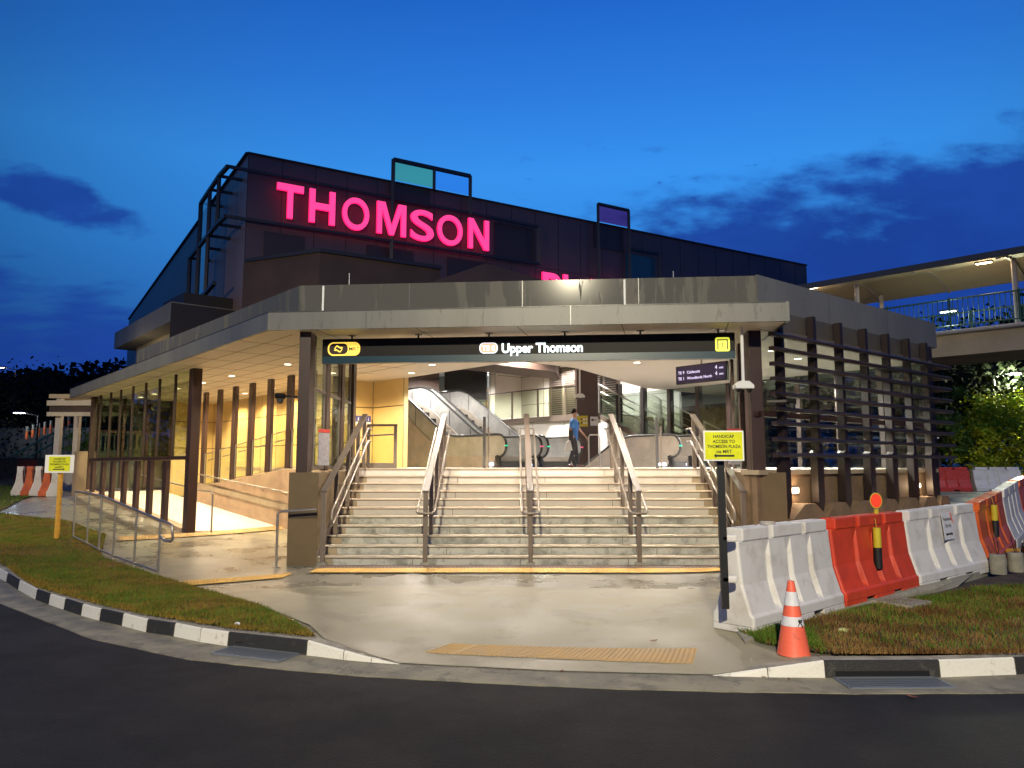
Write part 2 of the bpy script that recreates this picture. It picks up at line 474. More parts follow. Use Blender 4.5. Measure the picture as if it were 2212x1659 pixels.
class MB:
    def __init__(s):
        s.v, s.f, s.m = [], [], []

    def add(s, vs, fs, mi=0):
        k = len(s.v)
        s.v += [tuple(v) for v in vs]
        s.f += [tuple(i + k for i in f) for f in fs]
        s.m += [mi] * len(fs)
        return s

    def quad(s, a, b, c, d, mi=0):
        return s.add([a, b, c, d], [(0, 1, 2, 3)], mi)

    def box(s, c, size, ux=(1, 0), mi=0):
        """c = centre of the box, size = (along ux, across, height)"""
        ux = Vector((ux[0], ux[1], 0)).normalized()
        uy = Vector((-ux.y, ux.x, 0))
        c = Vector(c)
        vs = []
        for dz in (-.5, .5):
            for dx, dy in ((-.5, -.5), (.5, -.5), (.5, .5), (-.5, .5)):
                vs.append(c + ux * dx * size[0] + uy * dy * size[1] + Vector((0, 0, dz * size[2])))
        return s.add(vs, [(3, 2, 1, 0), (4, 5, 6, 7), (0, 1, 5, 4), (1, 2, 6, 5), (2, 3, 7, 6), (3, 0, 4, 7)], mi)

    def prism(s, poly, z0, z1, mi=0):
        n = len(poly)
        zb = z0 if callable(z0) else (lambda p: z0)
        zt = z1 if callable(z1) else (lambda p: z1)
        vs = [(p[0], p[1], zb(p)) for p in poly] + [(p[0], p[1], zt(p)) for p in poly]
        fs = [tuple(range(n - 1, -1, -1)), tuple(range(n, 2 * n))]
        fs += [(i, (i + 1) % n, n + (i + 1) % n, n + i) for i in range(n)]
        return s.add(vs, fs, mi)

    def extr(s, poly, vec, mi=0):
        n = len(poly)
        vec = Vector(vec)
        vs = [Vector(p) for p in poly] + [Vector(p) + vec for p in poly]
        fs = [tuple(range(n - 1, -1, -1)), tuple(range(n, 2 * n))]
        fs += [(i, (i + 1) % n, n + (i + 1) % n, n + i) for i in range(n)]
        return s.add(vs, fs, mi)

    def bar(s, p, q, w, h, mi=0, up=(0, 0, 1)):
        p, q = Vector(p), Vector(q)
        d = (q - p).normalized()
        up = Vector(up)
        side = d.cross(up)
        if side.length < 1e-4:
            side = Vector((1, 0, 0))
        side.normalize()
        top = side.cross(d).normalized()
        vs = []
        for e in (p, q):
            for a, b in ((-.5, -.5), (.5, -.5), (.5, .5), (-.5, .5)):
                vs.append(e + side * a * w + top * b * h)
        return s.add(vs, [(3, 2, 1, 0), (4, 5, 6, 7), (0, 1, 5, 4), (1, 2, 6, 5), (2, 3, 7, 6), (3, 0, 4, 7)], mi)

    def tube(s, pts, r, seg=8, mi=0, cap=True):
        pts = [Vector(p) for p in pts]
        rr = r if isinstance(r, (list, tuple)) else [r] * len(pts)
        vs = []
        prev = None
        for i, p in enumerate(pts):
            d = (pts[min(i + 1, len(pts) - 1)] - pts[max(i - 1, 0)]).normalized()
            a = prev if prev is not None else (Vector((0, 0, 1)) if abs(d.z) < .9 else Vector((1, 0, 0)))
            x = (a - d * a.dot(d))
            if x.length < 1e-4:
                x = Vector((1, 0, 0)).cross(d)
            x.normalize()
            prev = x
            y = d.cross(x)
            for k in range(seg):
                t = 2 * math.pi * k / seg
                vs.append(p + (x * math.cos(t) + y * math.sin(t)) * rr[i])
        fs = []
        for i in range(len(pts) - 1):
            for k in range(seg):
                a = i * seg + k
                b = i * seg + (k + 1) % seg
                fs.append((a, b, b + seg, a + seg))
        if cap:
            fs.append(tuple(range(seg - 1, -1, -1)))
            fs.append(tuple(range((len(pts) - 1) * seg, len(pts) * seg)))
        return s.add(vs, fs, mi)

    def cyl(s, c, r, h, seg=20, mi=0, r2=None):
        r2 = r if r2 is None else r2
        c = Vector(c)
        return s.tube([c, c + Vector((0, 0, h))], [r, r2], seg, mi)

    def lathe(s, c, prof, seg=20, mi=0):
        vs = []
        for (r, z) in prof:
            for k in range(seg):
                t = 2 * math.pi * k / seg
                vs.append((c[0] + r * math.cos(t), c[1] + r * math.sin(t), c[2] + z))
        fs = []
        for i in range(len(prof) - 1):
            for k in range(seg):
                a = i * seg + k
                b = i * seg + (k + 1) % seg
                fs.append((a, b, b + seg, a + seg))
        fs.append(tuple(range(seg - 1, -1, -1)))
        fs.append(tuple(range((len(prof) - 1) * seg, len(prof) * seg)))
        return s.add(vs, fs, mi)

    def build(s, name, mats, parent=None, smooth=False, bevel=0, local=False):
        me = bpy.data.meshes.new(name)
        off = origin_of(parent) if (parent is not None and not local) else Vector((0, 0, 0))
        me.from_pydata([(v[0] - off.x, v[1] - off.y, v[2] - off.z) for v in s.v], [], s.f)
        if not isinstance(mats, (list, tuple)):
            mats = [mats]
        for m in mats:
            me.materials.append(m)
        if len(mats) > 1:
            me.polygons.foreach_set('material_index', s.m)
        if smooth:
            me.polygons.foreach_set('use_smooth', [True] * len(me.polygons))
            try:
                me.set_sharp_from_angle(angle=R(38))
            except Exception:
                pass
        me.update()
        o = bpy.data.objects.new(name, me)
        col.objects.link(o)
        if parent is not None:
            o.parent = parent
        if bevel:
            b = o.modifiers.new('bevel', 'BEVEL')
            b.width = bevel
            b.segments = 2
            b.limit_method = 'ANGLE'
            b.angle_limit = R(35)
        return o


def copy_tree(o, parent=None):
    c = o.copy()
    col.objects.link(c)
    c.parent = parent
    for ch in list(o.children):
        copy_tree(ch, c)
    return c


def dup(root, loc, rz=None, label=None, swap=None):
    c = copy_tree(root)
    c.location = loc
    if rz is not None:
        c.rotation_euler = (0, 0, rz)
    if label:
        c['label'] = label
    return c


_fonts = {}


def text_geo(s, bold=0.0, res=6):
    cu = bpy.data.curves.new('text_tmp', 'FONT')
    cu.body = s
    cu.size = 1.0
    cu.offset = bold
    cu.resolution_u = res
    cu.align_x = 'LEFT'
    o = bpy.data.objects.new('text_tmp', cu)
    col.objects.link(o)
    dg = bpy.context.evaluated_depsgraph_get()
    me = bpy.data.meshes.new_from_object(o.evaluated_get(dg))
    vs = [v.co.copy() for v in me.vertices]
    fs = [tuple(p.vertices) for p in me.polygons]
    bpy.data.objects.remove(o)
    bpy.data.curves.remove(cu)
    bpy.data.meshes.remove(me)
    return vs, fs


BLOCK = {
    'T': [[(0, 1), (1, 1), (1, .80), (.605, .80), (.605, 0), (.395, 0), (.395, .80), (0, .80)]],
    'H': [[(0, 0), (0, 1), (.22, 1), (.22, .60), (.78, .60), (.78, 1), (1, 1), (1, 0), (.78, 0), (.78, .41), (.22, .41), (.22, 0)]],
    'M': [[(0, 0), (0, 1), (.27, 1), (.5, .28), (.73, 1), (1, 1), (1, 0), (.83, 0), (.83, .78), (.58, 0), (.42, 0), (.17, .78), (.17, 0)]],
    'N': [[(0, 0), (0, 1), (.23, 1), (.79, .31), (.79, 1), (1, 1), (1, 0), (.77, 0), (.21, .69), (.21, 0)]],
    'L': [[(0, 0), (0, 1), (.28, 1), (.28, .20), (1, .20), (1, 0)]],
    'Z': [[(0, 0), (0, .2), (.66, .8), (.05, .8), (.05, 1), (1, 1), (1, .8), (.34, .2), (1, .2), (1, 0)]],
}


def block_letter(mb, ch, org, dx, h, w, depth, mi, mis):
    org, dx = Vector(org), Vector(dx).normalized()
    nrm = dx.cross(Vector((0, 0, 1))).normalized()
    for poly in BLOCK[ch]:
        P = [org + dx * (x * w) + Vector((0, 0, y * h)) for x, y in poly]
        k = len(mb.f)
        mb.extr(P, nrm * depth, mis)
        mb.m[k + 1] = mi


def text_on(mb, s, org, dx, height, bold=0.0, width=None, mi=0, depth=0.0, align='L', up=(0, 0, 1), mi_side=None, res=6):
    """flat or extruded letters on a vertical face; height = cap height; dx = reading direction"""
    vs, fs = text_geo(s, bold, res)
    if not vs:
        return 0
    x0 = min(v.x for v in vs)
    x1 = max(v.x for v in vs)
    capH = .729
    sy = height / capH
    sx = sy if width is None else width / (x1 - x0)
    w = (x1 - x0) * sx
    dx = Vector(dx).normalized()
    up = Vector(up).normalized()
    nrm = dx.cross(up).normalized()      # towards the reader
    org = Vector(org)
    o = org - dx * (w / 2 if align == 'C' else 0)
    P = [o + dx * ((v.x - x0) * sx) + up * (v.y * sy) for v in vs]
    if depth <= 0:
        mb.add([p for p in P], fs, mi)
    else:
        front = [p + nrm * depth for p in P]
        mb.add(front, fs, mi)
        # side walls from boundary edges
        ec = {}
        for f in fs:
            for i in range(len(f)):
                a, b = f[i], f[(i + 1) % len(f)]
                k = (min(a, b), max(a, b))
                ec.setdefault(k, []).append((a, b))
        k0 = len(mb.v)
        mb.v += [tuple(p) for p in front] + [tuple(p) for p in P]
        n = len(P)
        for k, e in ec.items():
            if len(e) == 1:
                a, b = e[0]
                mb.f.append((k0 + b, k0 + a, k0 + n + a, k0 + n + b))
                mb.m.append(mi if mi_side is None else mi_side)
    return w


# ------------------------------------------------------------------ survey helpers (points on known planes of the site)
_cp, _sp = math.cos(PITCH), math.sin(PITCH)


def _ray(px, py):
    a = (px - 1106) / 1597.
    b = (829.5 - py) / 1597.
    return a, _cp - b * _sp, _sp + b * _cp


def onz(px, py, z=0.):
    r = _ray(px, py)
    t = (z - EYE) / r[2]
    return Vector((r[0] * t, r[1] * t, z))


def ony(px, py, y):
    r = _ray(px, py)
    t = y / r[1]
    return Vector((r[0] * t, y, EYE + r[2] * t))


def onwall(px, py, P, D):
    r = _ray(px, py)
    det = r[0] * (-D[1]) + D[0] * r[1]
    s = (P[0] * (-D[1]) + D[0] * P[1]) / det
    x, y = r[0] * s, r[1] * s
    t = ((x - P[0]) * D[0] + (y - P[1]) * D[1]) / (D[0] ** 2 + D[1] ** 2)
    return t, EYE + r[2] * s


# ------------------------------------------------------------------ terrain
CP = [(0, 13, 0), (-3.5, 13, 0), (4, 13, 0), (-3.5, 10.5, 0), (0, 10, 0), (3, 10, 0), (0, 8.4, -.05), (1.6, 8, -.05), (-1.6, 8.3, -.03),
      (-1.06, 7.13, -.118), (0, 6.9, -.118), (1.0, 6.75, -.118), (1.77, 6.74, -.118),
      (-1.46, 7.26, -.05), (-2.01, 7.46, .02), (-2.93, 7.83, .02), (-3.7, 8.26, .02), (-4.96, 9.09, .02), (-5.8, 9.77, .02), (-7.35, 11.25, .02), (-8.38, 12.37, .02), (-12.6, 16.4, .06), (-18.5, 22.5, .25), (-28, 33, .6),
      (2.3, 6.73, -.05), (2.75, 6.71, .02), (3.75, 6.71, .02), (4.55, 6.81, .02), (8, 7.1, .02), (20, 8.2, .02), (60, 12, .02),
      (3.5, 8.2, -.04), (6, 9.6, -.05), (9, 11, -.02), (14, 12, .05),
      (2.3, 8.2, 0), (3.9, 9.8, 0), (5.7, 11, 0), (7.9, 12.8, .08), (9.3, 14.5, .25), (11, 16.5, .43), (12.7, 18, .5),
      (5.2, 12.6, .55), (7.4, 14.3, .72), (9.6, 16.4, .85), (12, 21, .85), (15, 27, .72), (19, 33, .6), (30, 45, .7),
      (-8.2, 18.6, .12), (-11.2, 21.9, .42), (-14.06, 25.2, .72), (-5.6, 12.0, -.02), (-9.2, 16.0, .2), (-7, 15.5, .05), (-5.3, 16.5, .03), (-9.4, 14.5, .18), (-11, 18.1, .3), (-18, 28, .6), (-16, 28, .6), (-25, 38, .9),
      (0, 20, 0), (-5, 20, .05), (5, 20, .3), (-60, 70, 1.2), (60, 60, 1.5), (0, 60, 1.0), (0, 110, 2), (-60, 120, 3), (60, 110, 2), (60, 25, .6)]
_P = np.array([c[:2] for c in CP], float)
_z = np.array([c[2] for c in CP], float)
_K = np.sqrt(((_P[:, None] - _P[None]) ** 2).sum(-1))
_A = np.zeros((len(CP) + 3, len(CP) + 3))
_A[:len(CP), :len(CP)] = _K
_A[:len(CP), -3] = 1
_A[:len(CP), -2:] = _P
_A[-3, :len(CP)] = 1
_A[-2:, :len(CP)] = _P.T
_W = np.linalg.lstsq(_A, np.concatenate([_z, np.zeros(3)]), rcond=None)[0]


def gz(x, y):
    d = np.sqrt((_P[:, 0] - x) ** 2 + (_P[:, 1] - y) ** 2)
    return float(d @ _W[:len(CP)] + _W[-3] + _W[-2] * x + _W[-1] * y)


def sheet(name, poly, spacing, off, m, zf=None, kind='structure'):
    zf = zf or gz
    poly = [(p[0], p[1]) for p in poly]
    # densify the outline
    ol = []
    for i, p in enumerate(poly):
        q = poly[(i + 1) % len(poly)]
        L = math.hypot(q[0] - p[0], q[1] - p[1])
        n = max(1, int(L / spacing))
        for k in range(n):
            ol.append(Vector((p[0] + (q[0] - p[0]) * k / n, p[1] + (q[1] - p[1]) * k / n)))
    xs = [p[0] for p in ol]
    ys = [p[1] for p in ol]
    pts = list(ol)
    x = min(xs) + spacing / 2
    while x < max(xs):
        y = min(ys) + spacing / 2
        while y < max(ys):
            if inside((x, y), poly):
                pts.append(Vector((x + rnd.uniform(-.1, .1) * spacing, y + rnd.uniform(-.1, .1) * spacing)))
            y += spacing
        x += spacing
    n = len(ol)
    r = geometry.delaunay_2d_cdt(pts, [], [list(range(n))], 1, 1e-5)
    mb = MB()
    mb.add([(v.x, v.y, zf(v.x, v.y) + off) for v in r[0]], [tuple(f) for f in r[2]])
    o = mb.build(name, m, smooth=True)
    if kind:
        o['kind'] = kind
    return o


def inside(p, poly):
    c = False
    j = len(poly) - 1
    for i in range(len(poly)):
        xi, yi = poly[i]
        xj, yj = poly[j]
        if (yi > p[1]) != (yj > p[1]) and p[0] < (xj - xi) * (p[1] - yi) / (yj - yi) + xi:
            c = not c
        j = i
    return c


RZ = -.12
kerbL = [(-60, 66), (-28, 33), (-18.5, 22.5), (-12.6, 16.4), (-9.4, 13.2), (-8.38, 12.37), (-7.35, 11.25), (-6.58, 10.46), (-5.8, 9.77), (-4.96, 9.09), (-4.55, 8.81), (-4.1, 8.48), (-3.68, 8.26), (-2.93, 7.83), (-2.01, 7.46), (-1.46, 7.26), (-1.06, 7.13)]
kerbR = [(1.77, 6.74), (2.75, 6.71), (3.75, 6.71), (4.55, 6.81), (6, 6.95), (8, 7.1), (20, 8.2), (60, 12)]
roadedge = [(-60, 63), (-28, 30), (-18.5, 19.8), (-12.6, 14.3), (-9.4, 11.9), (-6.9, 10.22), (-4.5, 8.17), (-3.12, 7.34), (-2.18, 7.02), (-1.36, 6.78), (-0.19, 6.56), (0.85, 6.40), (1.9, 6.32), (2.81, 6.27), (4.16, 6.29), (8, 6.6), (20, 7.7), (60, 11.4)]
sheet('road', roadedge + [(60, -60), (-80, -60), (-80, 63)], 3.0, RZ - .006, M['asphalt'], zf=lambda x, y: 0)
gp = roadedge + [(60, 13)] + list(reversed(kerbR)) + list(reversed(kerbL)) + [(-60, 66)]
# gutter apron: slightly raised strip between road and kerb
gut = MB()
ke = kerbL + kerbR


def near_y(poly, x):
    for i in range(len(poly) - 1):
        if poly[i][0] <= x <= poly[i + 1][0]:
            t = (x - poly[i][0]) / (poly[i + 1][0] - poly[i][0])
            return poly[i][1] + t * (poly[i + 1][1] - poly[i][1])
    return poly[-1][1]


xs = [-60, -28, -18.5, -12.6, -10.5, -9.4, -8.7] + [(-8 + .12 * i) for i in range(150)] + [10.2, 14, 20, 60]
pv = None
for x in xs:
    ya = near_y(roadedge, x) + (rnd.uniform(-.012, .012) if abs(x) < 9 else 0)
    yb = near_y(ke, x) + .03
    row = [(x, ya, RZ - .03), (x, ya, RZ + .002), (x, yb, RZ + .006)]
    if pv:
        for k in range(2):
            gut.quad(pv[k], row[k], row[k + 1], pv[k + 1])
    pv = row
tag(gut.build('gutter', M['gutter'], smooth=True), kind='structure')

sheet('ground', [(p[0], p[1] + .12) for p in kerbL[:-1]] + [(-1.0, 7.3), (1.7, 6.9)] + [(p[0], p[1] + .12) for p in kerbR[1:]] + [(70, 14), (75, 120), (-75, 130), (-75, 70)], 2.5, -.09, M['asphalt_far'])
pavepoly = [(-8.3, 13.6), (-9.8, 16.6), (-12.2, 19.4), (-15.0, 21.3), (-17.6, 25), (-22, 32), (-20, 36), (-14, 32), (-14, 25.5), (-7.7, 18.6), (-5, 20), (5, 20), (5, 12.95), (9.8, 17), (13, 24), (17, 30), (22, 31), (13.5, 18.2), (9.4, 13.9), (7.6, 12.1), (5.6, 10.0), (4.2, 8.9), (3.3, 8.0), (3.3, 7.2), (3.3, 6.95), (2.75, 6.76), (1.77, 6.745), (.4, 6.86), (-1.06, 7.135), (-1.46, 7.27), (-2.4, 7.7), (-3.1, 8.3), (-4.0, 9.2), (-5.0, 10.2), (-6.4, 11.6)]
sheet('pavement', pavepoly, .45, 0, M['pave'])
beige = [onz(690, 1267), onz(1100, 1269), onz(1700, 1275), onz(1660, 1335), onz(1600, 1378), onz(1690, 1412), onz(1770, 1432, -.03)]
beige = [(p.x, p.y) for p in beige] + [(2.3, 6.78), (1.77, 6.77), (.4, 6.89), (-1.06, 7.16), (-1.5, 7.34), (-1.88, 7.62), (-2.2, 8.25), (-3.0, 9.2), (-4.0, 10.15)]
sheet('forecourt', beige, .3, .010, M['concrete'])


# kerbs: blocks along the line, black and white
def kerb(name, pts, tops, cols, w=.16):
    """pts polyline (road side face), tops = z at each vertex, cols = material per segment"""
    mb = MB()
    for i in range(len(pts) - 1):
        a, b = Vector(pts[i]), Vector(pts[i + 1])
        def nrm(j):
            p = Vector(pts[max(j - 1, 0)])
            q = Vector(pts[min(j + 1, len(pts) - 1)])
            d = (q - p).normalized()
            return Vector((-d.y, d.x))
        na, nb = nrm(i) * w, nrm(i + 1) * w
        g = (b - a).normalized() * .004
        a2, b2 = a + g, b - g
        za, zb = tops[i], tops[i + 1]
        sl = .018
        vs = [(a2.x, a2.y, RZ - .05), (b2.x, b2.y, RZ - .05), (b2.x + nb.x * sl / w, b2.y + nb.y * sl / w, zb - .012), (a2.x + na.x * sl / w, a2.y + na.y * sl / w, za - .012),
              (a2.x + na.x * .2, a2.y + na.y * .2, za), (b2.x + nb.x * .2, b2.y + nb.y * .2, zb),
              (b2.x + nb.x, b2.y + nb.y, zb), (a2.x + na.x, a2.y + na.y, za), (b2.x + nb.x, b2.y + nb.y, RZ - .05), (a2.x + na.x, a2.y + na.y, RZ - .05)]
        ci = cols[i % len(cols)]
        mb.add(vs, [(0, 1, 2, 3), (3, 2, 5, 4)], ci)
        mb.add(vs, [(4, 5, 6, 7)], 2)
        mb.add(vs, [(0, 3, 4, 7, 9), (1, 8, 6, 5, 2), (7, 6, 8, 9)], 2)
    return tag(mb.build(name, [M['kerb_white'], M['kerb_black'], M['kerb_conc']]), kind='structure')


def along(px, py):
    p = onz(px, py, RZ)
    return (p.x, p.y)


kp = [(-28, 33), (-18.5, 22.5), (-12.6, 16.4)]
bl = [((-16, 1240)), (12, 1258), (38, 1275), (75, 1296), (104, 1307), (136, 1318), (174, 1331), (213, 1342), (262, 1353), (314, 1367), (374, 1376), (430, 1388), (490, 1397), (661, 1417), (740, 1427), (800, 1433), (860, 1438)]
kp += [along(*b) for b in bl]
tops = [gz(*kp[0]) + .02, gz(*kp[1]) + .02, gz(*kp[2]) + .02] + [.025] * 14 + [-.03, -.075, -.112]
cols_ = [0, 0, 0, 1, 0, 1, 0, 1, 0, 1, 0, 1, 0, 0, 1, 0, 0, 0]
# colours: segment index after the three far vertices
cols_ = [0, 1, 0, 0, 1, 0, 1, 0, 1, 0, 1, 0, 1, 0, 0, 1, 0, 0, 0]
kerb('kerb', kp, tops, cols_)
kr = [along(1540, 1463), along(1660, 1465), along(1784, 1466), along(2033, 1465), along(2197, 1459), along(2290, 1452), (5.9, 6.95), (8, 7.1), (12, 7.5), (20, 8.2), (60, 12)]
kerb('kerb', kr, [-.112, -.04, .03] + [.03] * 8, [0, 0, 1, 0, 1, 0, 1, 0, 1, 0])
# drain inlets (openings in the black blocks) with grates in the gutter
for a, b, la in (((505, 1398), (650, 1414), 'grey steel drain grating in the gutter left of the crossing'), ((1800, 1466), (2015, 1465), 'grey steel drain grating in the gutter right of the crossing')):
    A_, B_ = Vector((*along(*a), 0)), Vector((*along(*b), 0))
    d = (B_ - A_).normalized()
    n = Vector((d.y, -d.x, 0))
    o = MB()
    c = (A_ + B_) / 2
    L = (B_ - A_).length
    t = thing('drain_grating', la, 'drain grating', (c.x + n.x * .2, c.y + n.y * .2, RZ))
    W = .30
    fr = MB()
    c2 = c + n * (W / 2 + .02)
    for s_ in (-1, 1):
        fr.box(c2 + n * s_ * W / 2 + Vector((0, 0, RZ + .012)), (L, .025, .014), d)
        fr.box(c2 + d * s_ * L / 2 + Vector((0, 0, RZ + .012)), (.025, W, .014), d)
    fr.build('frame', M['grate'], t)
    br = MB()
    k = int(L / .022)
    for i in range(k):
        br.box(c2 + d * (-L / 2 + (i + .5) * L / k) + Vector((0, 0, RZ + .013)), (.009, W, .010), d)
    for i in range(5):
        br.box(c2 + n * (-W / 2 + (i + .5) * W / 5) + Vector((0, 0, RZ + .012)), (L, .008, .008), d)
    br.build('bars', M['grate'], t)
    pl = MB().box(c2 + Vector((0, 0, RZ + .0075)), (L, W, .003), d)
    pl.build('pit', M['black'], t)
    hole = MB().box(c - n * .012 + Vector((0, 0, RZ + .035)), (L * .94, .03, .05), d)
    hole.build('inlet_slot', M['black'], t)


# tactile paving
def tactile(label, quadpts, m, n, z_off=.012, group=None):
    a, b, c, d = [Vector((p[0], p[1], 0)) for p in quadpts]      # a-b near edge, d-c far edge
    o = MB()
    N_ = 40
    for i in range(N_):
        s0, s1 = i / N_, (i + 1) / N_
        def P(u_, v_):
            p = (a.lerp(b, u_)).lerp(d.lerp(c, u_), v_)
            return (p.x, p.y, gz(p.x, p.y) + z_off)
        o.quad(P(s0, 0), P(s1, 0), P(s1, 1), P(s0, 1))
    for i in range(n):
        u_ = (i + .5) / n
        w = .26 / n
        def Q(uu, v_, h):
            p = (a.lerp(b, uu)).lerp(d.lerp(c, uu), v_)
            return (p.x, p.y, gz(p.x, p.y) + z_off + h)
        if (i % 6) == 5 and rnd.random() < .15:
            continue
        vs = [Q(u_ - w, .03, .0005), Q(u_ + w, .03, .0005), Q(u_ + w, .97, .0005), Q(u_ - w, .97, .0005), Q(u_ - w * .6, .05, .007), Q(u_ + w * .6, .05, .007), Q(u_ + w * .6, .95, .007), Q(u_ - w * .6, .95, .007)]
        o.add(vs, [(4, 5, 6, 7), (0, 1, 5, 4), (1, 2, 6, 5), (2, 3, 7, 6), (3, 0, 4, 7)])
    return tag(o.build('tactile_paving', m), label, 'tactile paving', group)


def q4(*pp):
    return [tuple(onz(x, y, z)[:2]) for x, y, z in pp]


tactile('long yellow ribbed strip at the foot of the wide stairs', [(-3.25, 12.08), (4.0, 12.14), (4.0, 12.62), (-3.25, 12.58)], M['yellow_tile'], 118, .024, 'yellow tactile strips')
tactile('worn tan ribbed strip beside the road at the dropped kerb', q4((915, 1411, -.09), (1497, 1435, -.09), (1506, 1400, -.05), (975, 1386, -.05)), M['tan_tile'], 52, .015, 'yellow tactile strips')
tactile('short yellow ribbed strip left of the concrete plinth', q4((400, 1268, 0), (610, 1250, 0), (632, 1240, 0), (392, 1257, 0)), M['yellow_tile'], 34, .020, 'yellow tactile strips')
tactile('thin yellow ribbed strip across the ramp entrance', q4((255, 1179, .05), (612, 1146, .05), (612, 1140, .05), (255, 1172, .05)), M['tan_tile'], 60, .022, 'yellow tactile strips')
rs = MB().box((.4, 12.80, gz(.4, 12.86) + .018), (7.3, .34, .006))
tag(rs.build('drain_channel', M['redstrip']), 'dark red-brown drain strip between the yellow strip and the bottom step', 'drain strip')

# ------------------------------------------------------------------ station frames
u = Vector((-.664, .748, 0))
u.normalize()
nI = Vector((.748, .664, 0))
nI.normalize()
A = Vector((-7.87, 18.26, 0))
v = Vector((.783, .622, 0))
v.normalize()
vn = Vector((-.622, .783, 0))
vn.normalize()
C = Vector((4.25, 12.85, 0))
SOF = 4.1
LZ = 1.65


def LP(t, n, z=0):
    p = A + u * t + nI * n
    return Vector((p.x, p.y, z))


def RP(t, n, z=0):
    p = C + v * t + vn * n
    return Vector((p.x, p.y, z))


ST = thing('station_entrance', 'modern train station entrance with grey metal canopy, brown fins and yellow lit interior', 'station', (0, 15, 0))
# --- landing floor and ramps
fl = MB()
fpoly = [(-3.4, 16.23), (4.2, 16.23), (4.2, 13.3), tuple(RP(.2, .25)[:2]), tuple(RP(7.0, .25)[:2]), (4, 33), (-2, 40), (-14, 34), tuple(LP(9, 4.2)[:2]), tuple(LP(-.3, 4.2)[:2]), tuple(LP(-.5, 2.5)[:2]), (-3.4, 16.5)]
fl.prism(fpoly, LZ - .15, LZ)
fl.build('landing_floor', M['landfloor'], ST)
rf = MB()
z1 = lambda t: .1 + .068 * max(t, -1)
ts = [-.4, 0, 2, 4, 6, 8, 10.2]
for i in range(len(ts) - 1):
    a, b = ts[i], ts[i + 1]
    rf.quad(LP(a, .02, z1(a)), LP(a, 2.3, z1(a)), LP(b, 2.3, z1(b)), LP(b, .02, z1(b)))
    if b > 2:
        pass
# apron between the opening and the stair side
ap = MB()
e0_ = LP(-.42, .02)
ap.quad((-3.9, 15.2, gz(-3.9, 15.2) - .01), (-3.86, 16.9, .1), LP(-.4, 2.3, z1(-.4)), (e0_.x, e0_.y, z1(-.4)))
ap.quad((-3.9, 14.6, gz(-3.9, 14.6) - .03), (-3.9, 15.2, gz(-3.9, 15.2) - .01), (e0_.x, e0_.y, z1(-.4)), (e0_.x - .3, e0_.y - .45, gz(e0_.x - .3, e0_.y - .45) - .02))
ap.build('ramp_apron', M['concrete'], ST)
z2 = lambda t: 1.60 - .094 * (t + .3)
for a, b in ((-2.2, 0), (0, 3), (3, 6), (6, 8)):
    rf.quad(LP(a, 2.45, z2(a)), LP(a, 4.2, z2(a)), LP(b, 4.2, z2(b)), LP(b, 2.45, z2(b)))
rf.build('ramp', M['rampfloor'], ST)
# low wall under the inner fins
w = MB()
pts = [-3.85, -2, 0, 2, 4, 6.4]
for i in range(len(pts) - 1):
    a, b = pts[i], pts[i + 1]
    za = lambda t: min(1.60, z2(t)) + .03
    for n0, n1 in ((2.30, 2.44),):
        vs = [LP(a, n0, -.1), LP(b, n0, -.1), LP(b, n1, -.1), LP(a, n1, -.1), LP(a, n0, za(a)), LP(b, n0, za(b)), LP(b, n1, za(b)), LP(a, n1, za(a))]
        w.add(vs, [(0, 1, 5, 4), (2, 3, 7, 6), (4, 5, 6, 7), (0, 4, 7, 3), (1, 2, 6, 5)])
w.build('ramp_wall', M['stonewall'], ST)
sk = MB()
for i in range(len(pts) - 1):
    a, b = pts[i], pts[i + 1]
    for hh in (.42, .43):
        pass
    sk.bar(LP(a, 2.285, z1(a) + .55), LP(b, 2.285, z1(b) + .55), .03, .16)
sk.build('ramp_wall_band', M['riser_end'], ST)


# --- walls inside
ATR = 5.9
def wall(name, p, q, z0, z1_, m, th=.12, seams=True, seam_h=(), step=1.25, parent=ST, sm=None):
    p, q = Vector((p[0], p[1], 0)), Vector((q[0], q[1], 0))
    d = (q - p)
    L = d.length
    d.normalize()
    n = Vector((-d.y, d.x, 0))
    # visible side faces the camera at the origin
    if n.dot(-(p + q) / 2) < 0:
        n = -n
    mb = MB()
    c = (p + q) / 2 - n * th / 2
    mb.box((c.x, c.y, (z0 + z1_) / 2), (L, th, z1_ - z0), d)
    if seams:
        k = max(1, round(L / step))
        for i in range(0, k + 1):
            s_ = p + d * (L * i / k) + n * .002
            mb.box((s_.x, s_.y, (z0 + z1_) / 2), (.018, .004, z1_ - z0), d, 1)
        for h in seam_h:
            s_ = (p + q) / 2 + n * .003
            mb.box((s_.x, s_.y, h), (L, .004, .022), d, 1)
    return mb.build(name, [m, sm or M['seam']], parent)


YW = M['yellowwall']
wall('wall', LP(12, 4.2), LP(-.3, 4.2), 0, SOF, YW, seam_h=(3.35, 2.35))
k0 = LP(-.3, 4.2)
k1 = Vector((-3.99, 21.17, 0))
k2 = Vector((-2.96, 20.14, 0))
wall('wall', k0, k1, LZ, SOF, YW, seam_h=(3.35,), step=1)
wall('wall', k1, k2, LZ, SOF, YW, seam_h=(3.35,), step=1.0)
wall('wall', k2, k2 + Vector((-.35, 2.0, 0)), LZ, SOF, YW, seam_h=(3.35,), step=1.6)
wall('wall', LP(10.4, 2.65), LP(10.4, 4.2), 0, SOF, YW, seam_h=(3.35, 2.35), step=.8)
MB().box(LP(10.4, 1.32, 2.5), (2.6, .014, 3.2), nI).build('glass_pane', G_green, ST)
for n_ in (.1, 1.0, 1.8, 2.6):
    MB().box(LP(10.4, n_, 2.5), (.09, .14, 3.2), nI).build('mullion', M['brown'], ST)
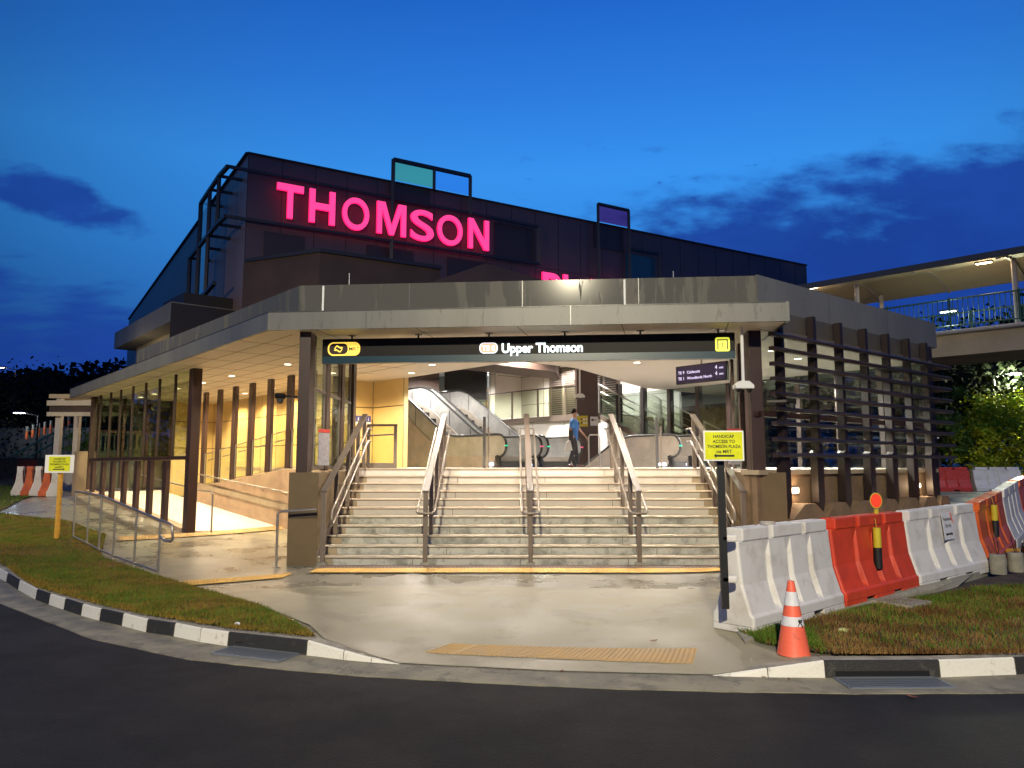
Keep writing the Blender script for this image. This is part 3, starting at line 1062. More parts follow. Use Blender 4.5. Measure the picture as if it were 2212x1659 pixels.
for z_ in (1.95, 2.9):
    MB().box(LP(10.42, 1.32, z_), (2.6, .10, .07), nI).build('transom', M['brown'], ST)
# atrium walls: white
wall('wall', (-16, 33), (-2.5, 36), LZ, ATR, M['darkbox'], seams=False)
mz0 = Vector((2.30, 26.25, 0))


def MP(t, n, z=0):
    p = mz0 + u * t + nI * n
    return Vector((p.x, p.y, z))


MZ = 3.5
wall('wall', MP(-2.25, 3.0), MP(6.2, 3.0), LZ, ATR, M['whitewall'], seam_h=(4.35, 5.6), step=1.4, sm=M['soffit_gap'])
wall('wall', MP(6.2, 3.0), MP(6.2, 1.2), MZ, ATR, M['whitewall'], seam_h=(5.6,), step=1.2, sm=M['soffit_gap'])
wall('wall', MP(6.25, 1.2), MP(ATR, 1.2), MZ, ATR, M['whitewall'], seam_h=(5.6,), step=1.2, sm=M['soffit_gap'])
wall('wall', MP(-1.0, .05), MP(9, .05), LZ, MZ - .2, M['whitewall'], step=1.6, sm=M['soffit_gap'])
# mezzanine slab
mz = MB()
mz.prism([tuple(MP(-1.05, -.08)[:2]), tuple(MP(12, -.08)[:2]), tuple(MP(12, 3.0)[:2]), tuple(MP(-1.05, 3.0)[:2])], MZ - .2, MZ)
mz.build('mezzanine_floor', M['steel_matt'], ST)
for ta, tb in ((.55, 2.1), (2.75, 4.3)):
    ld = MB()
    ld.box(MP((ta + tb) / 2, 2.97, MZ + 1.15), (tb - ta + .14, .04, 2.3), u, 0)
    for half in (0, 1):
        h0 = ta + (tb - ta) * half / 2 + .09
        h1 = ta + (tb - ta) * (half + 1) / 2 - .09
        ld.box(MP((h0 + h1) / 2, 2.94, MZ + 1.15), (h1 - h0, .02, 2.0), u, 1)
        for k in range(22):
            ld.box(MP((h0 + h1) / 2, 2.92, MZ + .2 + k * .09), (h1 - h0, .03, .03), u, 0)
    ld.build('louvre_door', [M['steel_matt'], M['black']], ST)
# ceilings
cl = MB()
# canopy + hall ceiling, built as strips around the atrium opening
L0, L1, R0 = Vector((-4.31, 12.85, 0)), Vector((-15.8, 26.3, 0)), Vector((4.53, 12.01, 0))
hole = [(-.25, 17.24), (.22, 16.92), (1.56, 18.08), (4.13, 22.86), (9.0, 27), (4, 36), (-9, 30), (-2.97, 20.25)]
outer = [tuple(L1[:2]), tuple(L0[:2]), tuple(R0[:2]), (4.76, 13.2), tuple(RP(.55, .12)[:2]), tuple(RP(7.0, .12)[:2]), (5, 38), (-12, 38)]
pts2 = [Vector(p) for p in outer] + [Vector(p) for p in hole]
no = len(outer)
e = [(i, (i + 1) % no) for i in range(no)] + [(no + i, no + (i + 1) % len(hole)) for i in range(len(hole))]
r = geometry.delaunay_2d_cdt(pts2, e, [], 0, 1e-5)
fs = []
for f in r[2]:
    cx = sum(r[0][i].x for i in f) / len(f)
    cy = sum(r[0][i].y for i in f) / len(f)
    if inside((cx, cy), outer) and not inside((cx, cy), hole):
        fs.append(tuple(f))
cl.add([(q.x, q.y, SOF) for q in r[0]], fs)
# rim of the opening
for i in range(len(hole)):
    a, b = hole[i], hole[(i + 1) % len(hole)]
    cl.quad((a[0], a[1], SOF), (b[0], b[1], SOF), (b[0], b[1], SOF + .45), (a[0], a[1], SOF + .45))
cl.build('ceiling', M['soffit'], ST)
sg = MB()
ledge = (L1 - L0)
nL = Vector((-ledge.y, ledge.x, 0)).normalized()
if nL.dot(nI) < 0:
    nL = -nL
for k in range(1, 9):
    a = L0 + nL * (k * .55) + ledge.normalized() * (.2 if k < 3 else .8)
    b = L1 + nL * (k * .55)
    sg.bar((a.x, a.y, SOF - .002), (b.x, b.y, SOF - .002), .012, .004)
for k in range(1, 12):
    a = L0 + ledge * (k / 12) + nL * .05
    b = a + nL * 4.6
    sg.bar((a.x, a.y, SOF - .0025), (b.x, b.y, SOF - .0025), .010, .004)
for k in range(0, 5):
    a = L0.lerp(R0, (k + .5) / 5) + Vector((-.02, .1, 0))
    sg.bar((a.x, a.y, SOF - .0025), (a.x + .7, a.y + 3.2, SOF - .0025), .012, .004)
sg.build('ceiling_joints', M['soffit_gap'], ST)
ac = MB()
ac.prism([(-2.6, 17.3), (6.4, 17.3), (12, 22.5), (12, 37), (-9, 37), (-9, 25.5)], ATR, ATR + .08)
ac.build('atrium_ceiling', M['whitewall'], ST)
# roof over the hall, so no sky leaks in
rfm = MB()
rfm.prism([tuple(L1[:2]), (-4.0, 13.6), (4.4, 12.9), tuple(RP(7, 0)[:2]), (5.1, 38.1), (-12.1, 38.1)], 4.56, 4.62)
# roof is pierced by the atrium: built as separate pieces instead
for nm, poly in (('roof', [(-10.6, 21.4), (-4.0, 13.68), (4.4, 12.98), (6.3, 17.2), (-2.7, 17.2), (-8.9, 25.2)]),):
    MB().prism(poly, 4.60, 4.66).build(nm, M['alu_dark'], ST)
MB().prism([(6.3, 17.2), tuple(RP(1.2, .12)[:2]), tuple(RP(7.05, .12)[:2]), tuple(RP(7.05, 5.2)[:2])], 4.60, 4.66).build('roof', M['alu_dark'], ST)
for a_, b_ in (((-9, 25.5), (-2.6, 17.3)), ((-2.6, 17.3), (6.4, 17.3)), ((6.4, 17.3), (12, 22.5))):
    wall('wall', a_, b_, 4.55, ATR, M['whitewall'], seams=False)


# --- canopy fascias with panel joints
def band(name, pts, z0, z1_, m, th=.05, step=2.1, jm=None, parent=ST, lean=0, joints=True):
    mb = MB()
    for i in range(len(pts) - 1):
        p, q = Vector((pts[i][0], pts[i][1], 0)), Vector((pts[i + 1][0], pts[i + 1][1], 0))
        d = q - p
        L = d.length
        d.normalize()
        n = Vector((d.y, -d.x, 0))
        if n.dot(-(p + q) / 2) < 0:
            n = -n
        a, b, c_, e_ = p, q, q - n * th, p - n * th
        mb.add([(a.x, a.y, z0), (b.x, b.y, z0), (b.x - n.x * lean, b.y - n.y * lean, z1_), (a.x - n.x * lean, a.y - n.y * lean, z1_),
                (e_.x, e_.y, z0), (c_.x, c_.y, z0), (c_.x - n.x * lean, c_.y - n.y * lean, z1_), (e_.x - n.x * lean, e_.y - n.y * lean, z1_)],
               [(0, 1, 2, 3), (5, 4, 7, 6), (3, 2, 6, 7), (1, 0, 4, 5), (0, 3, 7, 4), (2, 1, 5, 6)])
        if joints:
            k = max(1, round(L / step))
            for j in range(1, k):
                s_ = p + d * (L * j / k) + n * .002
                mb.add([(s_.x - d.x * .007, s_.y - d.y * .007, z0), (s_.x + d.x * .007, s_.y + d.y * .007, z0),
                        (s_.x + d.x * .007 - n.x * lean, s_.y + d.y * .007 - n.y * lean, z1_), (s_.x - d.x * .007 - n.x * lean, s_.y - d.y * .007 - n.y * lean, z1_)],
                       [(0, 1, 2, 3)], 1)
    return mb.build(name, [m, jm or M['alu_dark']], parent)


can = MB()
FT = 4.42
band('canopy_fascia', [tuple(L1[:2]), tuple(L0[:2]), tuple(R0[:2]), (4.76, 13.95)], SOF - .01, FT, M['alu'], step=1.75)
MB().prism([tuple(L1[:2]), tuple(L0[:2]), tuple(R0[:2]), (4.76, 13.95), (-3.0, 14.6), (-12, 26.3)], FT - .02, FT + .003).build('canopy_top', M['alu_dark'], ST)
U0, U1 = Vector((-3.99, 13.62, 0)), Vector((4.37, 12.88, 0))
UF = U0 + u * 10.6
U2 = U1 + v * 7.35
U3 = U2 + u * 8
band('parapet', [tuple(UF[:2]), tuple(U0[:2]), tuple(U1[:2])], FT, 5.08, M['alu_wet'], step=1.9)
band('parapet', [tuple(U1[:2]), tuple(U2[:2]), tuple(U3[:2])], 4.50, 5.10, M['alu'], step=2.6)
band('parapet_base', [tuple(U0[:2]), tuple(U1[:2])], FT + .004, FT + .04, M['black'], th=.1, joints=False)
# small things on the canopy top: clips, drip rods, conduit
for i in range(22):
    p = U0.lerp(U1, (i + .5) / 22)
clip = MB()
for i in range(22):
    p = U0.lerp(U1, (i + .4) / 22)
    clip.box((p.x + .02, p.y - .28, FT + .018), (.03, .5, .014), (1, 0))
clip.build('cable_clips', M['black'], ST)
for f in (.055, .72):
    p = U0.lerp(U1, f)
    MB().box((p.x, p.y - .012, 4.76), (.035, .02, .60)).build('drip_pipe', M['signwhite'], ST)
rods = MB()
for (px, z0_, z1_) in ((752, 5.08, 5.34), (1203, 5.08, 5.22), (1457, 5.08, 5.38)):
    p = ony(px, 600, 13.6)
    rods.tube([(p.x, 13.7, z0_ - .2), (p.x, 13.7, z1_)], .010, 6)
rods.build('lightning_rods', M['steel'], ST)


# --- columns and fins
def fin(name, p, d, w, th, z0, z1_, m=None, parent=ST):
    return MB().box((p[0], p[1], (z0 + z1_) / 2), (w, th, z1_ - z0), d).build(name, m or M['brown'], parent, bevel=.004)


# entrance columns
fin('column', (-3.70, 13.22), (1, 0), .20, .30, 1.6, SOF)
fin('column', (4.30, 13.10), (1, 0), .22, .34, 1.6, SOF)
for y in (14.35, 15.6, 16.75):
    fin('fin', (-3.62, y), (0, 1), .26, .10, 1.62, SOF)
for x, y in ((4.50, 14.45), (4.78, 15.9)):
    fin('fin', (x, y), (.18, 1), .26, .10, 1.62, SOF)
gl = MB().box((-3.62, 15.0, 2.86), (.012, 3.3, 2.46))
gl.build('glass_pane', G_green, ST)
gl = MB().box((4.55, 14.7, 2.86), (2.9, .012, 2.46), (.18, 1))
gl.build('glass_pane', G_green, ST)
for O_, D_ in ((Vector((-3.62, 13.2, 0)), Vector((0, 1, 0))), (Vector((4.30, 13.1, 0)), Vector((.18, 1, 0)).normalized())):
    fr_ = MB()
    for y in (.25, .95, 1.35, 2.2, 3.2):
        fr_.box(tuple(O_ + D_ * y + Vector((0, 0, 2.86))), (.045, .05, 2.46), D_)
    fr_.box(tuple(O_ + D_ * 1.7 + Vector((0, 0, 1.68))), (3.1, .062, .06), D_)
    fr_.box(tuple(O_ + D_ * 1.7 + Vector((0, 0, 3.10))), (3.1, .056, .05), D_)
    fr_.build('glazing_frame', M['steel_matt'], ST)

# outer glazed side: mullions above, boards below, transom, glass
to = [0.0, 1.5, 2.86, 4.15, 5.47, 6.84, 8.05, 9.39]
for i, t in enumerate(to):
    if i == 0:
        p = LP(t - .02, 0)
        fin('column', p, u, .30, .22, gz(p.x, p.y), SOF)
        continue
    p = LP(t, 0)
    fin('mullion', p, u, .05, .07, 1.95, SOF)
for i in range(7):
    t = to[i + 1] + .22
    p = LP(t, -.06)
    fin('board', p, u, .32, .10, gz(p.x, p.y) + .02, 1.84)
fin('mullion', LP(10.3, 0), u, .10, .2, .6, SOF)
MB().box(LP(5.15, -.02, 1.90), (10.4, .14, .09), u).build('transom', M['brown'], ST)
MB().box(LP(5.15, 0, 3.0), (10.3, .014, 2.2), u).build('glass_pane', G_green, ST)
lg = MB()
lg.add([LP(.1, .01, z1(0) + .03), LP(10.3, .01, z1(10.3) + .03), LP(10.3, .01, 1.86), LP(.1, .01, 1.86)], [(0, 1, 2, 3)])
lg.build('glass_pane', G_clear, ST)
kb = MB()
for i in range(10):
    a, b = LP(i * 1.03 + .15, 0), LP((i + 1) * 1.03 + .15, 0)
    za, zb = gz(a.x, a.y), gz(b.x, b.y)
    kb.bar((a.x, a.y, max(za, z1(i * 1.03)) + .0), (b.x, b.y, max(zb, z1((i + 1) * 1.03)) + .0), .26, .16)
kb.build('glazing_kerb', M['stonewall'], ST)
# inner fins with glass rail panels
ti = [-.33 + 1.27 * k for k in range(-2, 6)]
for t in ti:
    p = LP(t, 2.36)
    fin('fin', p, u, .27, .10, max(.9, min(1.6, z2(t)) + .03), SOF)
for k, t in enumerate(ti[:-1]):
    a, b = t + .16, t + 1.27 - .16
    za, zb = min(1.6, z2(a)) + .07, min(1.6, z2(b)) + .07
    MB().add([LP(a, 2.36, za), LP(b, 2.36, zb), LP(b, 2.36, zb + .98), LP(a, 2.36, za + .98)], [(0, 1, 2, 3)]).build('glass_rail', G_rail, ST)
    fr_ = MB()
    fr_.bar(LP(a, 2.36, za + .98), LP(b, 2.36, zb + .98), .03, .025)
    fr_.bar(LP(a, 2.36, za), LP(b, 2.36, zb), .03, .025)
    fr_.bar(LP(b, 2.36, zb), LP(b, 2.36, zb + .98), .03, .025)
    fr_.tube([LP(a, 2.46, za + .78), LP(b, 2.46, zb + .78)], .02, 8)
    fr_.build('rail_frame', M['steel'], ST)


# ramp hand rails
def rail_thing(name, label, cat, loc, group=None):
    return thing(name, label, cat, loc, group)


t = rail_thing('handrail', 'steel wall handrail sloping down beside the ramp inside the left side', 'handrail', LP(2, 2.2, .4))
hr = MB()
hr.tube([LP(7, 2.18, z1(7) + .92), LP(-.6, 2.18, z1(0) + .92), LP(-.9, 2.18, z1(0) + .90)], .021, 10)
for k in range(6):
    tt = -.4 + k * 1.4
    hr.tube([LP(tt, 2.18, z1(max(tt, 0)) + .90), LP(tt, 2.3, z1(max(tt, 0)) + .84)], .01, 6)
hr.build('rail', M['steel'], t, smooth=True)
t = rail_thing('handrail', 'bent steel handrail post beside the first brown column at the ramp entrance', 'handrail', LP(-.3, .35, 0))
hr = MB()
g0 = LP(-.55, .35)
hr.tube([LP(6, .35, z1(6) + .95), LP(0, .35, z1(0) + .97), LP(-.45, .35, z1(0) + .97), LP(-.55, .35, z1(0) + .93), LP(-.55, .35, gz(g0.x, g0.y))], .021, 10)
hr.build('rail', M['steel'], t, smooth=True)

# --- right louvred side
tr_ = [.52, 1.63, 2.62, 3.63, 4.60, 5.57, 6.47]
pw = MB()
pw.add([RP(-.05, 0, 0), RP(7.0, 0, 0), RP(7.0, 0, 1.56), RP(-.05, 0, 1.56), RP(-.05, .25, 0), RP(7.0, .25, 0), RP(7.0, .25, 1.56), RP(-.05, .25, 1.56)],
       [(0, 1, 2, 3), (3, 2, 6, 7), (1, 5, 6, 2), (0, 3, 7, 4), (4, 7, 6, 5)])
pw.build('plinth_wall', M['stonebase'], ST)
pc = MB().box(RP(3.5, .1, 1.60), (7.2, .36, .08), v)
pc.build('plinth_cap', M['riser_end'], ST)
for t in tr_:
    mb = MB()
    n0, n1 = -.10, -.24
    zt, zb, ze = 4.50, 1.06, .80
    w2 = .11
    ring = lambda n_: [RP(t - .05, n_, zt), RP(t + .05, n_, zt), RP(t + .05, n_, 2.0), RP(t + w2, n_, 1.96), RP(t + w2, n_, zb), RP(t, n_, ze), RP(t - w2, n_, zb), RP(t - w2, n_, 1.96), RP(t - .05, n_, 2.0)]
    mb.extr(ring(n0), vn * (n1 - n0))
    mb.build('fin', M['brown_dark'], ST)
# stone feet between the fins: bottom ledge with raised triangular notches
sf = MB()
for i in range(len(tr_)):
    a = tr_[i]
    b = tr_[i + 1] if i + 1 < len(tr_) else 7.0
    m_ = (a + b) / 2
    sf.extr([RP(a, -.01, .5), RP(b, -.01, .5), RP(b, -.01, .80), RP(m_ + .18, -.01, 1.04), RP(m_ - .18, -.01, 1.04), RP(a, -.01, .80)], vn * -.32)
sf.build('plinth_foot', M['stonebase'], ST)
MB().box(RP(3.5, .14, 3.05), (7.0, .014, 2.9), v).build('glass_pane', glass('glass_right', (.90, .95, .92), .0), ST)
tp = MB()
tp.box(RP(3.5, -.04, 4.30), (7.0, .03, .4), v)
tp.build('top_panel', M['toppanel'], ST)
MB().box(RP(3.5, .03, 2.62), (6.95, .10, .09), v).build('transom', M['brown'], ST)
gd = MB()
gd.box(RP(3.5, -.09, 4.12), (7.0, .05, .04), v)
for t in tr_:
    gd.box(RP(t + .28, -.08, 4.3), (.04, .04, .4), v)
gd.build('girt', M['steel_matt'], ST)
lz = [3.99, 3.74, 3.47, 3.21, 2.95, 2.69, 2.44, 2.17, 1.90]
for i, z in enumerate(lz):
    mb = MB()
    t0, t1 = .05, 7.45
    prof = [(-.26, .035), (-.34, .035), (-.37, 0), (-.34, -.035), (-.26, -.035)]
    mb.extr([RP(t0, n_, z + dz) for n_, dz in prof], v * (t1 - t0))
    # return along the far side
    e0 = RP(7.45, -.5)
    mb.build('louvre', M['brown_lv'], ST)
    mb = MB()
    q0 = C + v * 7.22
    mb.extr([tuple(q0 + v * dn + u * .0 + Vector((0, 0, z + dz)) + vn * -.30) for dn, dz in ((.12, .018), (.22, .018), (.25, 0), (.22, -.028), (.12, -.028))], vn * 4.5)
    mb.build('louvre', M['brown_lv'], ST)
for k in range(11):
    p = C + v * 7.08 + vn * (k * 1.1)
    MB().box((p.x, p.y, 2.7), (.20, .12, 3.5), v).build('fin', M['brown_dark'], ST)
p = C + v * 7.0 + vn * 6.0
MB().box((p.x, p.y, 2.8), (11.8, .014, 2.6), vn).build('glass_pane', glass('glass_right2', (.62, .68, .66), .05), ST)
p = C + v * 6.95 + vn * 6.0
MB().box((p.x, p.y, .8), (11.9, .2, 1.6), vn).build('plinth_wall', M['stonebase'], ST)

# --- plinths at the stair foot
MB().prism([(-3.90, 13.03), (-3.38, 13.03), (-3.38, 16.4), (-3.90, 16.4)], -.1, 1.60).build('plinth', M['stone'], ST, bevel=.006)
MB().box((-3.64, 13.022, .86), (.50, .012, .10)).build('plinth_band', M['seam'], ST)
MB().prism([(4.12, 12.90), (4.75, 12.90), (4.75, 13.4), (4.4, 16.4), (4.12, 16.4)], -.1, 1.60).build('plinth', M['stone'], ST, bevel=.006)

# ------------------------------------------------------------------ staircase
X0, X1 = -3.36, 4.10
SF = thing('staircase', 'wide flight of eleven pale stone steps up to the station hall', 'staircase', (.37, 13.03, 0))
NR, RH, TR = 11, .15, .32
st = MB()
low_mb = MB()
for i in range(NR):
    y0 = 13.03 + i * TR
    z0, z1_ = i * RH, (i + 1) * RH
    tgt = low_mb if i < 5 else st
    mi = 0
    tgt.quad((X0 + .26, y0 + .02, z0), (X1 - .26, y0 + .02, z0), (X1 - .26, y0, z1_ - .022), (X0 + .26, y0, z1_ - .022), 0)
    for xa, xb in ((X0, X0 + .26), (X1 - .26, X1)):
        st.quad((xa, y0 + .02, z0), (xb, y0 + .02, z0), (xb, y0, z1_ - .022), (xa, y0, z1_ - .022), 1)
    # tread with projecting nosing
    yb = y0 + TR + .03 if i < NR - 1 else y0 + .45
    st.box(((X0 + X1) / 2, (y0 - .018 + yb) / 2, z1_ - .011), (X1 - X0, yb - y0 + .018, .022), (1, 0), 2 if i > 4 else 4)
    st.box(((X0 + X1) / 2, y0 + .055, z1_ + .0012), (X1 - X0 - .2, .014, .003), (1, 0), 3)
    st.box(((X0 + X1) / 2, y0 - .001, z1_ - .029), (X1 - X0 - .01, .006, .012), (1, 0), 3)  # dark strip painting in the shadow line under the nosing
    # vertical joints in the riser
    k = 4
    for j in range(1, k):
        xj = X0 + (X1 - X0) * (j + (.18 if i % 2 else -.12)) / k
        st.box((xj, y0 + .006, (z0 + z1_) / 2 - .01), (.008, .012, RH - .03), (1, 0), 3)
st.build('steps', [M['riser'], M['riser_end'], M['nosing'], M['groove_and_shade'], M['nosing_lower']], SF)
low_mb.build('lower_risers', M['riser_lower'], SF)
sd = MB()
for xs_ in ((X0 - .02, X0 + .0), (X1, X1 + .02)):
    sd = MB()
    sd.extr([(xs_[0], 13.0, 0), (xs_[0], 16.3, 1.70), (xs_[0], 16.3, 1.95), (xs_[0], 13.0, .22)], (.02, 0, 0))
    sd.build('stringer', M['steel_matt'], SF)


def stair_rail(label, x, both=True, side=0):
    t = thing('stair_railing', label, 'stair railing', (x, 13.03, 0), 'steel railings on the wide stairs')
    pz = lambda y: max(0, math.ceil((y - 13.03) / TR - .001)) * RH if y > 13.03 else 0
    for y in (13.0, 13.9, 14.85, 15.75, 16.4):
        zt = 1.27 + (y - 13.0) * .452
        MB().box((x, y, (pz(y) + zt) / 2), (.075, .08 if y == 13.0 else .06, zt - pz(y))).build('post', M['steel_matt'], t, bevel=.003)
    mb = MB()
    mb.extr([(x - .055, 12.95, 1.25), (x - .055, 12.97, 1.285), (x - .055, 16.45, 2.86), (x - .055, 16.45, 2.80)], (.11, 0, 0))
    mb.build('top_plate', M['railplate'], t, bevel=.002)
    zr = lambda y: .90 + (y - 13.0) * .515
    sides = (-1, 1) if both else (side,)
    mb = MB()
    if both:
        w_ = .15
        mb.tube([(x - w_, 16.35, zr(16.15)), (x - w_, 16.15, zr(16.15)), (x - w_, 13.15, zr(13.15)), (x - w_, 12.97, zr(13.05)), (x - w_ + .04, 12.90, zr(13.0)), (x, 12.885, zr(13.0)), (x + w_ - .04, 12.90, zr(13.0)), (x + w_, 12.97, zr(13.05)), (x + w_, 13.15, zr(13.15)), (x + w_, 16.15, zr(16.15)), (x + w_, 16.35, zr(16.15))], .021, 10)
        for y in (13.9, 14.85, 15.75, 16.3):
            mb.tube([(x - w_, y, zr(min(y, 16.15)) - .0), (x + w_, y, zr(min(y, 16.15)))], .011, 6)
    else:
        xx = x + side * .13
        for dz in (0, -.28):
            mb.tube([(xx, 16.5, zr(16.15) + dz), (xx, 16.15, zr(16.15) + dz), (xx, 13.2, zr(13.2) + dz)], .021, 10)
        mb.tube([(xx, 13.2, zr(13.2)), (xx, 13.08, zr(13.1)), (xx, 13.05, zr(13.0) - .12), (xx, 13.1, zr(13.1) - .25), (xx, 13.2, zr(13.2) - .28)], .021, 10)
        for y in (13.9, 14.85, 15.75):
            for dz in (0, -.28):
                mb.tube([(xx, y, zr(y) + dz), (x, y, zr(y) + dz)], .010, 6)
    mb.build('handrail', M['railtube'], t, smooth=True)
    MB().box((x, 13.0, .03), (.15, .17, .06)).build('base', M['cement'], t)
    return t


stair_rail('flat-topped steel railing on the left edge of the stairs beside the plinth', -3.27, False, 1)
stair_rail('steel railing with looped handrail, first from the left within the stairs', -1.50)
stair_rail('steel railing with looped handrail up the middle of the stairs', .32)
stair_rail('steel railing with looped handrail, right of the middle railing on the stairs', 2.20)
stair_rail('flat-topped steel railing on the right edge of the stairs behind the yellow sign', 4.02, False, -1)

# short rail in front of the left plinth
t = thing('handrail', 'short waist-high steel handrail in front of the olive-brown plinth', 'handrail', (-3.95, 12.8, 0))
hr = MB()
hr.tube([(-4.0, 12.80, 0), (-4.0, 12.80, .90), (-3.95, 12.80, .94), (-3.35, 12.82, .97)], .022, 10)
hr.tube([(-4.0, 12.80, .12), (-3.98, 13.02, .15)], .012, 6)
hr.build('rail', M['steel'], t, smooth=True)
MB().cyl((-4.0, 12.8, gz(-4, 12.8)), .06, .015).build('base_plate', M['steel'], t)

# sloping railing on the left path
t = thing('path_railing', 'galvanised railing with sloping rails along the grass left of the ramp', 'railing', (-7, 13.5, 0))
top = [onz(360, 1133, .84), ony(340, 1130, 12.15), ony(236, 1076, 14.3), ony(176, 1069, 15.6)]
b0, b1, b2 = Vector((-5.68, 12.12, 0)), Vector((-7.85, 14.3, 0)), Vector((-9.2, 15.75, 0))
def railpt(s_):
    if s_ < .55:
        p = b0.lerp(b1, s_ / .55)
    else:
        p = b1.lerp(b2, (s_ - .55) / .45)
    return p
def zbase(s_):
    p = railpt(s_)
    return gz(p.x, p.y) + .05
def ztop(s_):
    # rail heights: low at the near end, climbing with the path
    if s_ < .55:
        return .84 + (1.14 - .84) * s_ / .55
    return 1.14 + .03 * (s_ - .55) / .45
mb = MB()
S_ = [0, .2, .4, .55, .75, 1]
P = [railpt(s_) for s_ in S_]
mb.tube([(P[0].x + .12, P[0].y - .1, .53), (P[0].x + .26, P[0].y - .18, .52), (P[0].x + .30, P[0].y - .2, .56), (P[0].x + .28, P[0].y - .2, .78), (P[0].x + .2, P[0].y - .15, .81)] + [(p.x, p.y, ztop(s_)) for p, s_ in zip(P, S_)], .021, 10)
mb.tube([(P[0].x, P[0].y, .6), (P[0].x + .12, P[0].y - .1, .53)], .021, 8)
mb.tube([(p.x, p.y, zbase(s_)) for p, s_ in zip(P, S_)], .018, 8)
mb.build('rails', M['steel'], t, smooth=True)
for s_ in S_:
    p = railpt(s_)
    MB().tube([(p.x, p.y, gz(p.x, p.y) - .02), (p.x, p.y, ztop(s_))], .019, 8).build('post', M['steel'], t, smooth=True)

# ------------------------------------------------------------------ station sign
S0, S1 = Vector((-3.48, 13.42, 0)), Vector((3.88, 12.72, 0))
sd_ = (S1 - S0).normalized()
sn = Vector((sd_.y, -sd_.x, 0))


def SP(px, py, off=0.0):
    tt, z = onwall(px, py, S0, sd_)
    p = S0 + sd_ * tt + sn * off
    return Vector((p.x, p.y, z))


zt_, zb_, zm_ = 4.025, 3.575, 3.70
t = thing('station_sign', 'long black hanging sign board reading Upper Thomson above the stairs', 'sign', (.2, 13.07, 3.5))
cS = (S0 + S1) / 2
LS = (S1 - S0).length
MB().box((cS.x - sn.x * .07, cS.y - sn.y * .07, (zt_ + zm_) / 2), (LS, .14, zt_ - zm_), sd_).build('board', M['signblack'], t)
MB().box((cS.x - sn.x * .068, cS.y - sn.y * .068, (zm_ + zb_) / 2 - .001), (LS, .144, zm_ - zb_), sd_).build('teal_band', M['signteal'], t)
hg = MB()
for px in (758, 902, 1055, 1220, 1384, 1553):
    p = SP(px, 724)
    hg.tube([(p.x - sn.x * .07, p.y - sn.y * .07, zt_), (p.x - sn.x * .07, p.y - sn.y * .07, SOF - .004)], .018, 8)
    hg.cyl((p.x - sn.x * .07, p.y - sn.y * .07, SOF - .012), .07, .010, 16)
hg.build('hangers', M['black'], t)


def rrect(mb, c, w, h, rad, off0, off1, mi=0, dx=None, nn=None, seg=6):
    dx = dx or sd_
    nn = nn or sn
    pts = []
    for cx, cz, a0 in ((w / 2 - rad, h / 2 - rad, 0), (-w / 2 + rad, h / 2 - rad, 90), (-w / 2 + rad, -h / 2 + rad, 180), (w / 2 - rad, -h / 2 + rad, 270)):
        for k in range(seg + 1):
            a = R(a0 + 90 * k / seg)
            x, z = cx + rad * math.cos(a), cz + rad * math.sin(a)
            pts.append(Vector((c.x, c.y, c.z)) + dx * x + Vector((0, 0, z)) + nn * off0)
    mb.extr(pts, nn * (off1 - off0), mi)


def flat(mb, c, poly, s_, off, mi, dx=None, nn=None):
    dx = dx or sd_
    nn = nn or sn
    pts = [Vector((c.x, c.y, c.z)) + dx * (x * s_) + Vector((0, 0, y * s_)) + nn * off for x, y in poly]
    mb.add(pts, [tuple(range(len(pts)))], mi)


# MRT badge
bc = (SP(709, 754) + SP(778, 754)) / 2
bw = (SP(778, 754) - SP(709, 754)).length
bh = SP(743, 740).z - SP(743, 769).z
mb = MB()
rrect(mb, bc, bw, bh, bh * .42, 0, .02, 0)
lc = bc - sd_ * (bw * .165)
rrect(mb, lc, bw * .58, bh * .80, bh * .34, .02, .024, 1)
up_ = [(-.95, -.05), (-.55, .55), (-.35, .75), (.0, .62), (.35, .35), (.62, .42), (.95, .30), (.78, .10), (.60, -.05), (.40, .08), (.12, .18), (-.18, .42), (-.40, .45), (-.62, .10)]
dn_ = [(-x, -y) for x, y in up_]
sc_ = bh * .36
flat(mb, lc, up_, sc_, .027, 0)
flat(mb, lc, dn_, sc_, .027, 0)
text_on(mb, 'MRT', bc + sd_ * (bw * .165) - Vector((0, 0, bh * .15)) + sn * .024, sd_, bh * .30, .01, None, 1)
mb.build('logo_badge', [M['yel_em'], M['brown']], t)
# route badge
bc = (SP(1036, 752) + SP(1075, 752)) / 2
bw = (SP(1075, 752) - SP(1036, 752)).length
bh = SP(1055, 740).z - SP(1055, 763).z
mb = MB()
rrect(mb, bc, bw, bh, bh * .40, 0, .018, 0)
rrect(mb, bc, bw - .03, bh - .03, bh * .34, .018, .022, 1)
text_on(mb, 'TE 8', bc - Vector((0, 0, bh * .24)) + sn * .026, sd_, bh * .48, .03, bw * .72, 0, align='C')
mb.build('route_badge', [M['white_rim'], M['te_em']], t)
a_, b_ = SP(1084, 762), SP(1259, 760)
mb = MB()
text_on(mb, 'Upper Thomson', a_ + sn * .001, sd_, (SP(1090, 741).z - SP(1090, 761.5).z), .030, (b_ - a_).length, 0, depth=.02)
mb.build('station_name', M['white_em'], t)
bc = (SP(1545, 744) + SP(1576, 744)) / 2
bw = (SP(1576, 744) - SP(1545, 744)).length
mb = MB()
rrect(mb, bc, bw, bw, bw * .14, 0, .02, 0)
o_ = .022
